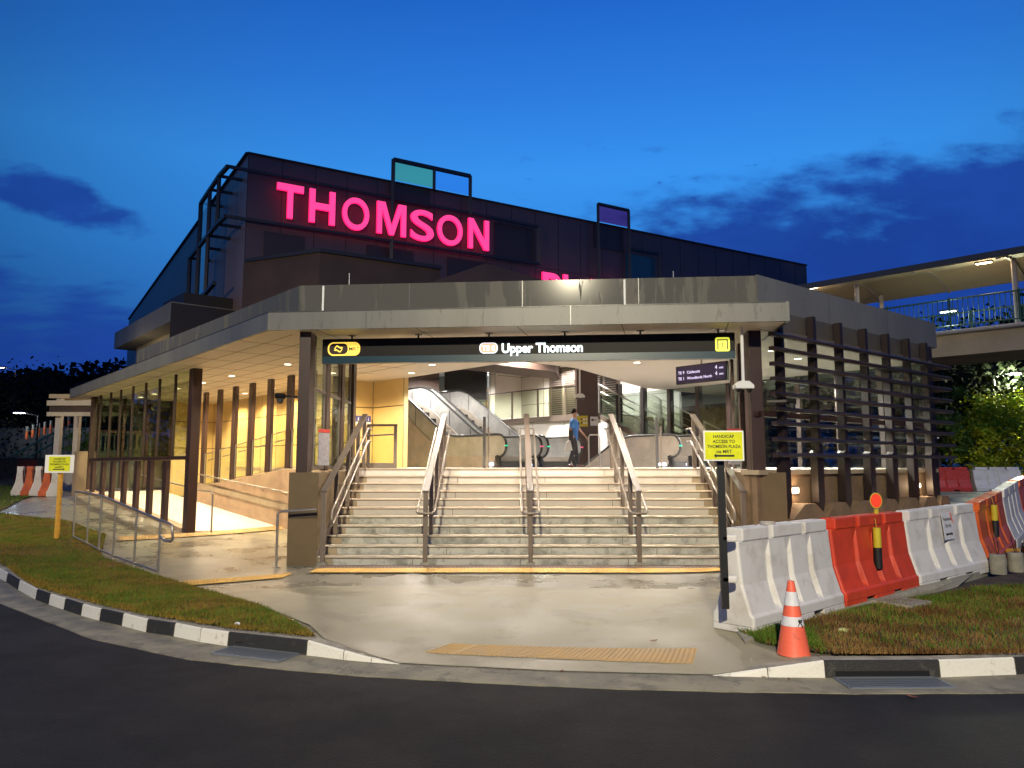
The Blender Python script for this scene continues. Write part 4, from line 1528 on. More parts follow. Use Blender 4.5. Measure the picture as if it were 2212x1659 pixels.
for dxx, dz, ww, hh in ((-.33, -.03, .09, .66), (.33, -.03, .09, .66), (0, .31, .75, .09)):
    c_ = bc + sd_ * (dxx * bw) + Vector((0, 0, dz * bw)) + sn * o_
    mb.add([c_ - sd_ * ww * bw / 2 - Vector((0, 0, hh * bw / 2)), c_ + sd_ * ww * bw / 2 - Vector((0, 0, hh * bw / 2)), c_ + sd_ * ww * bw / 2 + Vector((0, 0, hh * bw / 2)), c_ - sd_ * ww * bw / 2 + Vector((0, 0, hh * bw / 2))], [(0, 1, 2, 3)], 1)
text_on(mb, '1', bc - Vector((0, 0, bw * .27)) + sn * o_, sd_, bw * .46, .0, None, 1, align='C')
mb.build('exit_number', [M['lime_em'], M['darkgrey']], t)

# arrivals display hanging inside
D0, D1 = ony(1460, 800, 16.2), ony(1570, 790, 15.2)
dd = Vector((D1.x - D0.x, D1.y - D0.y, 0)).normalized()
dn = Vector((dd.y, -dd.x, 0))
DL = math.hypot(D1.x - D0.x, D1.y - D0.y)
t = thing('arrivals_display', 'dark hanging train arrivals screen under the right of the ceiling', 'display', ((D0.x + D1.x) / 2, (D0.y + D1.y) / 2, 3.4))
dc = Vector(((D0.x + D1.x) / 2, (D0.y + D1.y) / 2, 3.68))
MB().box(dc - dn * .04, (DL, .08, .40), dd).build('casing', M['black'], t)
MB().box(dc + dn * .003, (DL - .06, .004, .34), dd).build('screen', M['screen'], t)
for row, (a_, b_) in enumerate((('TE 9', 'Caldecott'), ('TE 1', 'Woodlands North'))):
    o_ = Vector(((dc + dn * .008).x, (dc + dn * .008).y, 3.70 - row * .13))
    for txt_, f_, dz_, h_ in ((a_, -.45, 0, .065), (b_, -.27, 0, .062), ('4', .28, .03, .085), ('min', .36, .03, .052)):
        mb = MB()
        text_on(mb, txt_, o_ + dd * DL * f_ + Vector((0, 0, dz_)), dd, h_, .012, None, 0, res=3)
        mb.build('display_text', M['purpletext'], t)
MB().tube([dc + Vector((0, 0, .2)) - dn * .04, Vector((dc.x, dc.y, SOF)) - dn * .04], .02, 8).build('hanger', M['steel'], t)


# CCTV cameras
def ptz(label, p, zt, scale=1.0):
    t = thing('security_camera', label, 'security camera', p)
    p = Vector(p)
    MB().tube([p + Vector((0, 0, .06)), Vector((p.x, p.y, zt))], .028 * scale, 10).build('pole', M['paper'], t, smooth=True)
    mb = MB()
    mb.extr([p + Vector((x * scale, -.09, z * scale)) for x, z in ((-.16, 0), (-.16, .06), (-.08, .13), (.08, .13), (.16, .06), (.16, 0))], (0, .18, 0))
    hd = mb.build('housing', M['signwhite'], t, bevel=.01)
    for s_ in (-1, 1):
        mb = MB()
        c_ = p + Vector((s_ * .09 * scale, -.02, -.01))
        mb.lathe(c_, [(.001, -.065 * scale), (.035 * scale, -.055 * scale), (.055 * scale, -.02 * scale), (.058 * scale, .01)], 16)
        mb.build('dome', M['black'], hd, smooth=True)
    return t


ptz('white twin-dome camera on a pole hanging at the right end of the canopy', (3.95, 12.55, 3.02), SOF)
ptz('small white dome camera on a pole hanging in front of the louvre doors', (1.66 * 22 / 18, 22.0, 3.72), ATR, .9)


def bullet(label, a, b):
    t = thing('bullet_camera', label, 'security camera', a)
    a, b = Vector(a), Vector(b)
    MB().bar(a, b, .04, .04).build('arm', M['brown_dark'], t)
    MB().tube([b, b + (b - a).normalized() * .16], .05, 12).build('body', M['camblack'], t, smooth=True)
    MB().lathe(b + (b - a).normalized() * .08 + Vector((0, 0, -.09)), [(.001, -.055), (.05, -.03), (.06, .03), (.04, .05)], 14).build('dome', M['darkgrey'], t, smooth=True)


bullet('black dome camera on an arm left of the tall entrance column', (-3.82, 13.1, 2.93), (-4.0, 12.95, 2.93))
bullet('black dome camera on an arm right of the right entrance column', (4.45, 12.85, 2.83), (4.75, 12.75, 2.83))

# posters inside the side screens
t = thing('poster', 'white notice with red heading behind the glass left of the stairs', 'poster', (-3.45, 14.3, 2.0))
mb = MB()
mb.box((-3.50, 13.8, 2.02), (.30, .012, .60), (.5, 1))
mb.build('sheet', M['noticegrey'], t)
MB().box((-3.50, 13.79, 2.36), (.31, .014, .06), (.5, 1)).build('heading', M['farred'], t)
t = thing('poster', 'white notice with red heading beside the right entrance column', 'poster', (4.05, 13.6, 2.0))
MB().box((4.08, 13.6, 2.02), (.26, .012, .56), (1, .1)).build('sheet', M['noticegrey'], t)
MB().box((4.08, 13.592, 2.34), (.27, .014, .10), (1, .1)).build('heading', M['farred'], t)

# blue accessibility sign on the yellow wall
w0 = k0
wd = (k1 - k0).normalized()
pc_ = Vector((-4.22, 20.93, 3.02)) + Vector((wd.y, -wd.x, 0)) * .02
t = thing('lift_sign', 'small blue pictogram sign on the yellow lift wall', 'sign', tuple(pc_))
MB().box(pc_, (.44, .02, .17), wd).build('blue_panel', M['bluesign'], t)
MB().box(pc_ + Vector((0, 0, -.125)), (.44, .02, .075), wd).build('white_panel', M['paper'], t)
mb = MB()
nn = Vector((wd.y, -wd.x, 0))
for i, x in enumerate((-.15, -.07, 0, .07, .15)):
    c_ = pc_ + wd * x + nn * .013
    mb.box(c_ + Vector((0, 0, -.02)), (.022 + .012 * (i == 0), .004, .07), wd)
    mb.box(c_ + Vector((0, 0, .035)), (.02, .004, .02), wd)
text_on(mb, 'Lift access', pc_ + Vector((0, 0, -.14)) + nn * .013, wd, .03, 0, None, 1, align='C', res=2)
mb.build('pictograms', [M['paper'], M['black']], t)

# glazed barrier frame at the top left of the stairs
t = thing('landing_barrier', 'grey framed low gate at the top left of the stairs before the yellow wall', 'barrier', (-3.0, 17, LZ))
mb = MB()
for x in (-3.35, -2.72):
    mb.box((x, 17.3, LZ + .5), (.07, .07, 1.0))
mb.box((-3.03, 17.3, LZ + 1.0), (.7, .05, .05))
mb.box((-3.03, 17.3, LZ + .06), (.7, .06, .12))
mb.tube([(-3.4, 17.2, LZ + .75), (-2.75, 17.2, LZ + .78)], .02, 8)
mb.build('frame', M['steel_matt'], t)
MB().box((-3.03, 17.3, LZ + .55), (.6, .01, .85)).build('pane', G_rail, t)

# slim posts on the landing
for px, la in ((1046, 'slim dark pair of posts on the landing before the left escalator'), (1420, 'slim dark pair of posts on the landing before the right escalator')):
    p = ony(px, 1008, 18.0)
    t = thing('landing_post', la, 'post', (p.x, 18, LZ))
    MB().box((p.x, 18, LZ + .62), (.07, .05, 1.24)).build('tall_post', M['darkgrey'], t)
    MB().box((p.x + .10, 18.02, LZ + .5), (.04, .04, 1.0)).build('short_post', M['steel_matt'], t)

# brown hall column with notices
pc_ = Vector((2.50, 24.7, 0))
t = thing('hall_column', 'square brown column with two notices in the middle of the hall', 'column', (2.5, 24.7, LZ))
MB().box((pc_.x, pc_.y, (LZ + ATR) / 2), (.70, .5, ATR - LZ)).build('shaft', M['brown'], t)
mb = MB()
mb.box((2.33, 24.44, 3.16), (.36, .012, .36), (1, 0), 0)
for r_ in range(2):
    for c_ in range(3):
        mb.cyl((2.30 + c_ * .075, 24.425, 3.08 + r_ * .13), .026, .0, 10, 1) if False else mb.box((2.30 + c_ * .08, 24.43, 3.10 + r_ * .12), (.05, .008, .06), (1, 0), 1 if c_ == 0 else 2)
mb.build('yellow_notice', [M['hazyellow'], M['black'], M['paper']], t)
mb = MB()
mb.box((2.72, 24.44, 3.16), (.26, .012, .30), (1, 0), 0)
mb.box((2.66, 24.43, 3.20), (.07, .008, .07), (1, 0), 1)
mb.box((2.75, 24.43, 3.20), (.10, .008, .02), (1, 0), 1)
mb.build('white_notice', [M['paper'], M['black']], t)
# U shaped guard rail
a_, b_ = ony(1272, 1009, 21.0), ony(1296, 1009, 21.0)
t = thing('guard_rail', 'low steel U-shaped guard rail in front of the brown hall column', 'guard rail', (a_.x, 21, LZ))
MB().tube([(a_.x, 21, LZ), (a_.x, 21, LZ + .86), (a_.x + .05, 21, LZ + .92), (b_.x - .05, 21, LZ + .92), (b_.x, 21, LZ + .86), (b_.x, 21, LZ)], .022, 10).build('rail', M['steel'], t, smooth=True)
# dark panel before the opening
p1, p2 = ony(960, 800, 29), ony(1050, 790, 27.5)
t = thing('wall_screen', 'large dark panel hanging above the escalators', 'panel', (p1.x, 29, 4))
mb = MB()
mb.add([(p1.x, 29, 4.55), (p2.x, 27.5, 4.35), (p2.x, 27.5, 5.85), (p1.x, 29, 5.85)], [(0, 1, 2, 3)])
mb.extr([(p1.x, 29, 4.3), (p2.x, 27.5, 4.15), (p2.x, 27.5, 5.85), (p1.x, 29, 5.85)], (.05, .1, 0))
mb.build('panel', M['dark_in'], t)
# scaffolding seen through the opening
t = thing('scaffolding', 'yellow scaffold frame beyond the gap left of the white pillar', 'scaffolding', (-.5, 33, LZ))
mb = MB()
for k in range(4):
    x = -1.9 + k * .75
    mb.tube([(x, 33, MZ), (x, 33, 6.6)], .03, 6)
for z in (4.2, 5.0, 5.8, 6.4):
    mb.tube([(-2.2, 33, z), (1.2, 33, z)], .028, 6)
mb.tube([(-1.9, 33.02, 4.2), (-.4, 33.02, 5.8)], .025, 6)
mb.build('frame', M['yellowpost'], t)
t = thing('service_wall', 'dim blue-lit back wall beyond the scaffolding', 'wall', (-1, 35, LZ))
MB().box((-1, 35, 5), (5, .1, 4)).build('wall', M['podium'], t)


# ------------------------------------------------------------------ escalators
def escalator(label, org, width, mode, ln=8.0):
    t = thing('escalator', label, 'escalator', (org[0], org[1], LZ), 'escalators in the hall')
    O = Vector((org[0], org[1], LZ))

    def h(s_):
        if mode == 'up':
            x = max(0, min(s_ - 2.8, 3.2))
            return x * .600
        x = max(0, s_ - 2.2)
        return -x * .577

    def EP(s_, n_, z):
        return O + u * s_ + nI * n_ + Vector((0, 0, z))
    S = [.35 + .25 * k for k in range(int((ln - .35) / .25))]
    for n_ in (0, width):
        hp = []
        for k in range(9):
            a = R(-90 - 180 * k / 8)
            hp.append((.36 + .33 * math.cos(a), .62 + .33 * math.sin(a)))
        path = [EP(s_, n_, z) for s_, z in hp]
        def hs(s_):
            return (h(s_ - .35) + h(s_) + h(s_ + .35)) / 3
        path += [EP(s_, n_, .95 + hs(s_)) for s_ in S[1:]]
        mb = MB()
        for i in range(len(path) - 1):
            mb.bar(path[i], path[i + 1], .085, .04, 0, up=nI) if False else mb.tube([path[i], path[i + 1]], .036, 8)
        hrl = mb.build('handrail', M['rubber'], t, smooth=True)
        # balustrade
        outl = [(s_, z) for s_, z in [(.36 + .29 * math.cos(R(-90 - 180 * k / 10)), .62 + .29 * math.sin(R(-90 - 180 * k / 10))) for k in range(11)]]
        outl += [(s_, .91 + hs(s_)) for s_ in S[1:]]
        outl += [(s_, .30 + hs(s_)) for s_ in reversed(S[1:])]
        poly = [EP(s_, n_ - .02, z) for s_, z in outl]
        mb = MB()
        mb.extr(poly, nI * .04)
        mb_last = [None]
        mb_last[0] = mb.build('balustrade', M['esteel'] if mode == 'down' else G_esc, t)
        bal = mb_last[0]
        hrl.parent = bal
        mb = MB()
        s_ = 3.4
        while s_ < ln - 1 and mode == 'up':
            mb.bar(EP(s_, n_ - .024, .33 + hs(s_)), EP(s_ + .02, n_ - .024, .90 + hs(s_)), .012, .02)
            mb.bar(EP(s_, n_ + .024, .33 + hs(s_)), EP(s_ + .02, n_ + .024, .90 + hs(s_)), .012, .02)
            s_ += 1.15
        if mb.v:
            mb.build('panel_joints', M['rubber'], t)
        # skirt / cladding
        sk = [(.55, 0), (S[-1], 0)] if mode == 'up' else [(.55, 0), (S[-1], -2.5)]
        ol = [(.55, .0), (.45, .30)] + [(s_, .32 + hs(s_)) for s_ in S[1:]] + [(S[-1], 0 if mode == 'up' else -4)]
        mb = MB()
        mb.extr([EP(s_, n_ - .06, z) for s_, z in ol], nI * .12)
        mb.build('cladding', M['esteel'], t)
        nb = MB().bar(EP(.30, n_, 0), EP(.42, n_, .34), .10, .12, up=u).build('newel_base', M['black'], t)
        # indicator lights on the newel
        c_ = EP(.08, n_, .62)
        mb = MB()
        mb.tube([c_ - u * .02, c_ - u * .075], .035, 10)
        mb.build('indicator', M['green_em'] if n_ == 0 else M['red_em'], nb)
        MB().box(EP(.62, n_ - .085, .09), (.24, .03, .07), u).build('comb_light', M['escbulb'], t)
    # steps
    mb = MB()
    k = 0
    s_ = .5
    while s_ < ln - .6:
        z = h(s_)
        mb.box(EP(s_ + .2, width / 2, z + .0), (.4, width - .14, .36), u)
        s_ += .4
    mb.build('steps', M['darkgrey'], t)
    return t


escalator('nearer of the two upward escalators, its top hidden behind the yellow wall', (-.14, 21.0), 1.40, 'up')
escalator('farther of the two upward escalators, ending beside the walking man', (-.14 + nI.x * 1.68, 21.0 + nI.y * 1.68), 1.45, 'up')
escalator('downward escalator at the right in front of the inner stairs', (4.85, 21.2), 1.0, 'down', 5.5)

# inner stairs up to the mezzanine
t = thing('inner_staircase', 'inner flight of steps with glass balustrade rising left to the mezzanine', 'staircase', tuple(MP(-1, 1, LZ)))
SL = -1.0
mb = MB()
nst = 12
for i in range(nst):
    s_ = SL - i * .30
    zt2 = MZ - i * (MZ - LZ) / nst
    mb.box(MP(s_ - .15, 1.25, (zt2 + LZ) / 2 - .07), (.30, 2.2, zt2 - LZ), u)
    mb.box(MP(s_ - .15, 1.25, zt2 - .06), (.34, 2.18, .02), u, 1)
mb.build('steps', [M['riser'], M['nosing']], t)
mb = MB()
e_ = SL - nst * .30
mb.extr([MP(SL + .1, .06, LZ), MP(SL + .1, .06, MZ - .1), MP(SL, .06, MZ - .1), MP(e_, .06, LZ + .12), MP(e_, .06, LZ)], nI * .06)
mb.build('stringer', M['whitewall'], t)
mb = MB()
mb.bar(MP(SL + .1, .08, MZ - .06), MP(e_, .08, LZ + .16), .12, .14)
mb.build('stringer_cap', M['steel_matt'], t)
for n_ in (.08, 2.35):
    mb = MB()
    mb.tube([MP(SL + .3, n_, MZ + 1.0), MP(SL, n_, MZ + 1.0), MP(e_, n_, LZ + 1.1)], .03, 8)
    mb.tube([MP(SL + .1, n_ + .08, MZ + .8), MP(e_, n_ + .08, LZ + .85)], .022, 8)
    mb.tube([MP(SL + .1, n_ + .08, MZ + .55), MP(e_, n_ + .08, LZ + .6)], .022, 8)
    for k in range(5):
        f_ = k / 4
        a_ = MP(SL, n_, MZ).lerp(MP(e_, n_, LZ + .1), f_)
        mb.box(a_ + Vector((0, 0, .5)), (.06, .05, 1.0), u)
    mb.build('railing', M['steel'], t)
    MB().add([MP(SL, n_, MZ + .05), MP(e_, n_, LZ + .15), MP(e_, n_, LZ + 1.05), MP(SL, n_, MZ + .95)], [(0, 1, 2, 3)]).build('glass_panel', G_rail, t)
t = thing('mezzanine_balustrade', 'glass balustrade with steel posts along the white mezzanine wall', 'balustrade', tuple(MP(4, 0, MZ)))
mb = MB()
mb.bar(MP(-.9, 0, MZ + 1.05), MP(11, 0, MZ + 1.05), .05, .05)
for k in range(9):
    mb.box(MP(-.9 + k * 1.45, 0, MZ + .52), (.06, .05, 1.05), u)
mb.build('posts', M['steel_matt'], t)
MB().box(MP(5, 0, MZ + .52), (11.9, .012, .98), u).build('glass_panel', G_rail, t)
MB().box(MP(8.5, 0, MZ - .1), (7, .12, .2), u).build('edge', M['steel_matt'], t)

# ------------------------------------------------------------------ interior lamps
GL = 'recessed downlights in the hall ceiling'
WARM = (1.0, .78, .52)


def downlight(x, y, z, power, c=WARM, lit=True, r=.075, ang=150, label='round recessed downlight in the white station ceiling'):
    t = thing('downlight', label, 'ceiling light', (x, y, z), GL)
    MB().cyl((x, y, z - .012), r + .02, .010, 16).build('rim', M['paper'], t)
    MB().cyl((x, y, z - .016), r, .003, 16).build('lens', M['bulb'], t)
    if lit:
        l = lamp('downlight_lamp', 'SPOT', (x, y, z - .03), power * 1.45, c, size=.07, spot=R(ang), blend=.6)
    return t


WHITE = (1.0, .94, .88)
for i, (tt, nn_) in enumerate(((.8, 1.2), (3.0, 1.2), (5.2, 1.2), (7.6, 1.2), (9.2, 1.2))):
    p = LP(tt, nn_)
    downlight(p.x, p.y, SOF, 520, label='round downlight in the outer ceiling above the ramp')
for i, (tt, nn_) in enumerate(((-1.2, 3.3), (1.0, 3.4), (3.2, 3.4), (5.4, 3.4), (7.6, 3.4))):
    p = LP(tt, nn_)
    downlight(p.x, p.y, SOF, 420, (1.0, .70, .34), label='round downlight above the inner ramp along the yellow wall')
p = LP(-2.4, 1.3)
downlight(p.x, p.y, SOF, 520, label='round downlight in the ceiling between ramp and tall entrance column')
for (x, y, pw_) in ((-1.8, 14.6, 520), (.3, 14.4, 520), (2.5, 14.3, 520), (-1.9, 17.4, 430), (2.9, 17.0, 430), (-2.6, 19.0, 420)):
    downlight(x, y, SOF, pw_, (1.0, .87, .73), label='round downlight in the ceiling over the wide stairs and landing')
for (x, y, pw_) in ((4.6, 19.2, 520), (6.4, 16.4, 1700), (7.8, 18.6, 1700), (6.6, 20.5, 1500), (5.4, 15.2, 700)):
    downlight(x, y, SOF, pw_, WHITE, label='round downlight in the ceiling behind the louvred right side')
for (x, y, pw_) in ((-3.6, 25.5, 1500), (.6, 24.5, 1700), (3.2, 26.8, 800), (2.0, 30.0, 1500), (-3, 30.5, 1500), (6, 24.5, 500)):
    downlight(x, y, ATR, pw_ * 1.25, WHITE, r=.12, label='larger round downlight in the high atrium ceiling')
lamp('scaffold_fill', 'POINT', (-.8, 33.8, 5.6), 120, (.7, .85, 1), size=.1)  # added fill light on the scaffolding, no fitting behind it
# wall lamps on the right plinth
for k, (tt, la) in enumerate(((1.05, 'glowing rectangular wall lamp low on the stone plinth near the right entrance column'), (6.05, 'glowing rectangular wall lamp at the far right end of the stone plinth'))):
    p = RP(tt, -.03, 1.27)
    t = thing('wall_lamp', la, 'wall lamp', tuple(p), 'lamps on the right plinth')
    hd = MB().box(p, (.24, .06, .11), v).build('housing', M['paintgrey'], t)
    MB().box(p - vn * .034, (.20, .008, .07), v).build('lens', M['bulb'], hd)
    q = p - vn * .09
    lamp('wall_lamp_light', 'POINT', tuple(q), 14, (1, .70, .42), size=.05)

# ------------------------------------------------------------------ mall
MC = Vector((-11.87, 32.0, 0))
m_ = Vector((1.727, 1, 0)).normalized()
mn = Vector((m_.y, -m_.x, 0))          # towards the viewer
ml = Vector((-.655, 1, 0)).normalized()
MT = 15.65


def MAP(t_, z, off=0.0):
    p = MC + m_ * t_ + mn * off
    return Vector((p.x, p.y, z))


ML = thing('shopping_mall', 'large dark purple-grey mall building rising behind the station', 'building', (-11.87, 32, 0))
mb = MB()
B_ = MC + m_ * 18.95 * 1.0
MLEN = 18.95
# onwall t for the far corner
MLEN = onwall(1742, 575, MC, m_)[0]
b_ = MC + m_ * MLEN
c_ = b_ + ml * 60
d_ = MC + ml * 46
mb.prism([(MC.x, MC.y), (b_.x, b_.y), (c_.x, c_.y), (d_.x, d_.y)], 0, MT)
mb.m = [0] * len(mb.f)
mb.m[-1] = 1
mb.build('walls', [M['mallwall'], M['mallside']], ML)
cp = MB()
cp.bar(MAP(-.05, MT + .03, .02), MAP(MLEN, MT + .03, .02), .16, .07)
e0 = MC + ml * 46
cp.bar((MC.x - .05, MC.y, MT + .05), (e0.x - .05, e0.y, MT + .05), .16, .07)
cp.build('coping', M['mallframe'], ML)
# panel joints
pj = MB()
k = 0
tt = 0
while tt < MLEN:
    pj.box(MAP(tt, 11.0, .006), (.03, .012, 9.2), m_)
    tt += 1.52
for z in (8.9, 10.7, 12.5):
    pj.box(MAP(MLEN / 2, z, .007), (MLEN, .012, .03), m_)
pj.build('panel_joints', M['mallframe'], ML)
for (ta, tb, za, zb, mm) in ((12.6, 15.1, 12.65, 14.6, 'mallpanel'), (5.6, 8.0, 9.0, 12.3, 'mallpanel'), (9.9, 12.4, 9.0, 12.3, 'mallpanel'), (6.75, 8.85, 14.65, 15.6, 'mallpanel'), (19.2, 21.3, 14.2, 15.6, 'mallpanel'), (21.5, 23.7, 11.6, 14.2, 'mallteal'), (.8, 2.6, 9.0, 12.2, 'mallpanel')):
    if tb < MLEN:
        MB().box(MAP((ta + tb) / 2, (za + zb) / 2, .03), (tb - ta, .05, zb - za), m_).build('facade_panel', M[mm], ML)
# black frames on the facade
fm = MB()


def frame(pts, w=.16):
    for i in range(len(pts) - 1):
        fm.bar(pts[i], pts[i + 1], w, w)


o_ = .35
frame([MAP(-.9, 14.75, o_), MAP(15.2, 14.68, o_), MAP(15.2, 12.6, o_), MAP(-.9, 12.5, o_)], .13)
frame([MAP(6.75, 9, o_), MAP(6.75, 16.7, o_), MAP(11.0, 16.7, o_), MAP(11.0, 14.6, o_)], .17)
frame([MAP(8.95, 15.6, o_), MAP(8.95, 16.7, o_)], .14)
frame([MAP(19.25, 11.5, o_), MAP(19.25, 16.7, o_), MAP(21.5, 16.7, o_), MAP(21.5, 11.5, o_)], .15)
frame([MAP(21.5, 14.4, o_), MAP(23.8, 14.4, o_), MAP(23.8, 11.5, o_)], .13)
for s_ in (0, 1.2, 2.6):
    pass


def MLP(s_, z, off=.5):
    p = MC + ml * s_ - m_ * off
    return Vector((p.x, p.y, z))


frame([MAP(-.9, 14.75, .35), MLP(1.0, 14.75, 1.0), MLP(5.2, 14.75, 1.0), MLP(5.2, 10.2, 1.0)], .16)
frame([MAP(-.9, 12.5, .35), MLP(1.0, 12.5, 1.0), MLP(7.6, 12.5, 1.0), MLP(7.6, 9.5, 1.0), MLP(1.0, 9.8, 1.0)], .16)
frame([MLP(1.0, 14.75, 1.0), MLP(1.0, 12.5, 1.0)], .14)
frame([MLP(3.0, 14.75, 1.0), MLP(3.0, 9.8, 1.0)], .14)
frame([MLP(5.2, 12.5, 1.0), MLP(5.2, 9.3, 1.0)], .14)
for s_ in (1.0, 3.0, 5.2, 7.6):
    for z in (14.75, 12.5):
        if not (s_ > 7 and z > 14):
            frame([MLP(s_, z, 1.0), MLP(s_, z, 0)], .12)
fm.build('facade_frames', M['mallframe'], ML)
MB().box(MAP(7.86, 16.15, o_), (2.0, .03, .95), m_).build('blue_pane', G_blue, ML)
MB().box(MAP(9.98, 16.15, o_), (1.9, .03, .95), m_).build('clear_pane', glass('glass_pale', (.80, .88, 1.0), .02), ML)
MB().box(MAP(20.37, 16.15, o_), (2.1, .03, .95), m_).build('purple_pane', G_purple, ML)
q = (MLP(3.0, 9.8, 1.0) + MLP(5.2, 12.4, 1.0)) / 2
MB().add([MLP(3.1, 9.9, 1.0), MLP(5.1, 9.9, 1.0), MLP(5.1, 12.4, 1.0), MLP(3.1, 12.4, 1.0)], [(0, 1, 2, 3)]).build('grey_pane', glass('glass_grey', (.5, .55, .6), .2), ML)
MB().add([MLP(3.1, 12.6, 1.0), MLP(5.1, 12.6, 1.0), MLP(5.1, 14.6, 1.0), MLP(3.1, 14.6, 1.0)], [(0, 1, 2, 3)]).build('grey_pane', glass('glass_grey'), ML)

# the lit letters
SG = thing('mall_sign', 'large glowing pink letters spelling THOMSON on the dark mall wall', 'sign', tuple(MAP(6, 12.9, .2)))
lt = [('T', 597, 655), ('H', 668, 724), ('O', 740, 798), ('M', 815, 878), ('S', 888, 938), ('O', 946, 1000), ('N', 1013, 1057)]
for chx, pa, pb in lt:
    ta = onwall(pa, 470, MC + mn * .58, m_)[0]
    tb = onwall(pb, 470, MC + mn * .58, m_)[0]
    mb = MB()
    if chx in BLOCK:
        block_letter(mb, chx, MAP(ta, 12.80, .44), m_, 1.58, tb - ta, .14, 0, 1)
    else:
        text_on(mb, chx, MAP(ta, 12.80, .44), m_, 1.58, .012, tb - ta, 0, depth=.14, mi_side=1)
    mb.build('letter', [M['pink_em'], M['pink_side']], SG)
SG2 = thing('mall_sign', 'glowing pink letter tops of PLAZA just above the canopy edge', 'sign', tuple(MAP(19, 10.8, .2)))
for chx, pa, pb in (('P', 1173, 1212), ('L', 1218, 1252), ('A', 1258, 1302), ('Z', 1306, 1342), ('A', 1346, 1386)):
    ta = onwall(pa, 600, MC + mn * .58, m_)[0]
    tb = onwall(pb, 600, MC + mn * .58, m_)[0]
    mb = MB()
    if chx in BLOCK:
        block_letter(mb, chx, MAP(ta, 10.60, .44), m_, 1.56, tb - ta, .14, 0, 1)
    else:
        text_on(mb, chx, MAP(ta, 10.60, .44), m_, 1.56, .030, tb - ta, 0, depth=.14, mi_side=1)
    mb.build('letter', [M['pink_em'], M['pink_side']], SG2)

# podium in front of the mall's left side
pz_ = 8.6
pa, pb = onz(370, 651, pz_), onz(248, 719, pz_)
pd = (pb - pa).normalized()
pn = Vector((pd.y, -pd.x, 0))
if pn.dot(-pa) < 0:
    pn = -pn
pbz = EYE + (pz_ - EYE) * .875
PD = thing('podium_building', 'low grey mall podium with flat overhanging roof behind the left canopy', 'building', (pa.x, pa.y, 0))
mb = MB()
i0, i1 = pa, pb
dpt = -pn
mb.prism([tuple(i0[:2]), tuple(i1[:2]), tuple((i1 + dpt * 9)[:2]), tuple((i0 + dpt * 9)[:2])], pbz, pz_)
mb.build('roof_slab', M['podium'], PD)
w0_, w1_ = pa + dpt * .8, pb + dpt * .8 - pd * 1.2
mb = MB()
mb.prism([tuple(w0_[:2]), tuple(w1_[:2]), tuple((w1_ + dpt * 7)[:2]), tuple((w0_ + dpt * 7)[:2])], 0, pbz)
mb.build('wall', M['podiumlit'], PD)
q_ = pa.lerp(pb, .45) - dpt * 1.0
lamp('podium_fill', 'POINT', (q_.x, q_.y, 6.2), 90, (1, .85, .6), size=.2)  # fill light added to brighten the podium wall, no lamp fitting
DB = thing('stair_tower', 'dark stepped rooftop block between the podium and the mall corner', 'building', (pa.x, pa.y, 0))
c0 = onz(398, 631, pz_ + .75)
mb = MB()
mb.prism([tuple(pa[:2]), tuple((pa + v * 9)[:2]), tuple((pa + v * 9 + dpt * 5)[:2]), tuple((pa + dpt * 5)[:2])], 0, pz_ - .05)
mb.build('lower_block', M['darkbox'], DB)
mb = MB()
mb.prism([tuple(c0[:2]), tuple((c0 + v * 9)[:2]), tuple((c0 + v * 9 + u * 5)[:2]), tuple((c0 + u * 3)[:2])], pz_ - .05, pz_ + .75)
mb.build('upper_block', M['darkbox'], DB)
# brown plant room in front of the mall
PR = thing('plant_room', 'brown flat-topped plant room block below the THOMSON letters', 'building', tuple(MAP(5, 0, 3)))
za_ = 10.7
mb = MB()
q = [MAP(-.2, 0, 1.0), MAP(2.2, 0, 4.2), MAP(7.6, 0, 4.2), MAP(7.6, 0, .5)]
mb.prism([tuple(p[:2]) for p in q], 4, za_ - .35)
mb.build('block', M['brownbox'], PR)
MB().prism([tuple((p + mn * .15)[:2]) for p in q], za_ - .35, za_ - .2).build('roof', M['mallframe'], PR)
PR2 = thing('sloped_roof', 'brown sloped roof rising just above the canopy under the PLAZA letters', 'roof', tuple(MAP(9, 0, 6)))
a_, b_, c_ = ony(895, 612, 22), ony(1050, 562, 24), ony(1200, 612, 26)
mb = MB()
mb.extr([(a_.x, 22, 5.0), (a_.x, 22, a_.z - .15), (b_.x, 24, b_.z - .1), (c_.x, 26, b_.z - .3), (c_.x, 26, 5.0)], (.3, 2.5, 0))
mb.build('roof', M['brownbox'], PR2)

# ------------------------------------------------------------------ footbridge
BQ = ony(2160, 703, 25)
bd = Vector((-1, 1, 0)).normalized()
bn = Vector((-.707, -.707, 0))        # front side, towards the viewer


def BP(s_, n_, z):
    p = Vector((BQ.x, BQ.y, 0)) + bd * s_ + Vector((.707, .707, 0)) * n_
    return Vector((p.x, p.y, z))


BR = thing('footbridge', 'covered concrete footbridge with green railing crossing at the right', 'footbridge', (BQ.x, BQ.y, 0))
sa, sb = -9, 24
mb = MB()
mb.extr([BP(sa, 0, 5.58), BP(sa, .04, 6.0), BP(sa, .04, 6.50), BP(sa, 3.0, 6.50), BP(sa, 3.0, 5.58)], bd * (sb - sa))
mb.build('deck', M['brconc'], BR)
mb = MB()
prof = []
for k in range(9):
    f_ = k / 8
    prof.append((-.75 + 4.5 * f_, 8.62 + .62 * math.sin(math.pi * (.12 + .76 * f_)) - .1))
bot = [(n_, z - .07) for n_, z in reversed(prof)]
mb.extr([BP(sa, n_, z) for n_, z in prof + bot], bd * (sb - sa))
mb.build('roof', M['brroof'], BR)
mb = MB()
mb.bar(BP(sa, -.78, 8.80), BP(sb, -.78, 8.80), .12, .2)
mb.build('gutter_edge', M['darkgrey'], BR)
rb = MB()
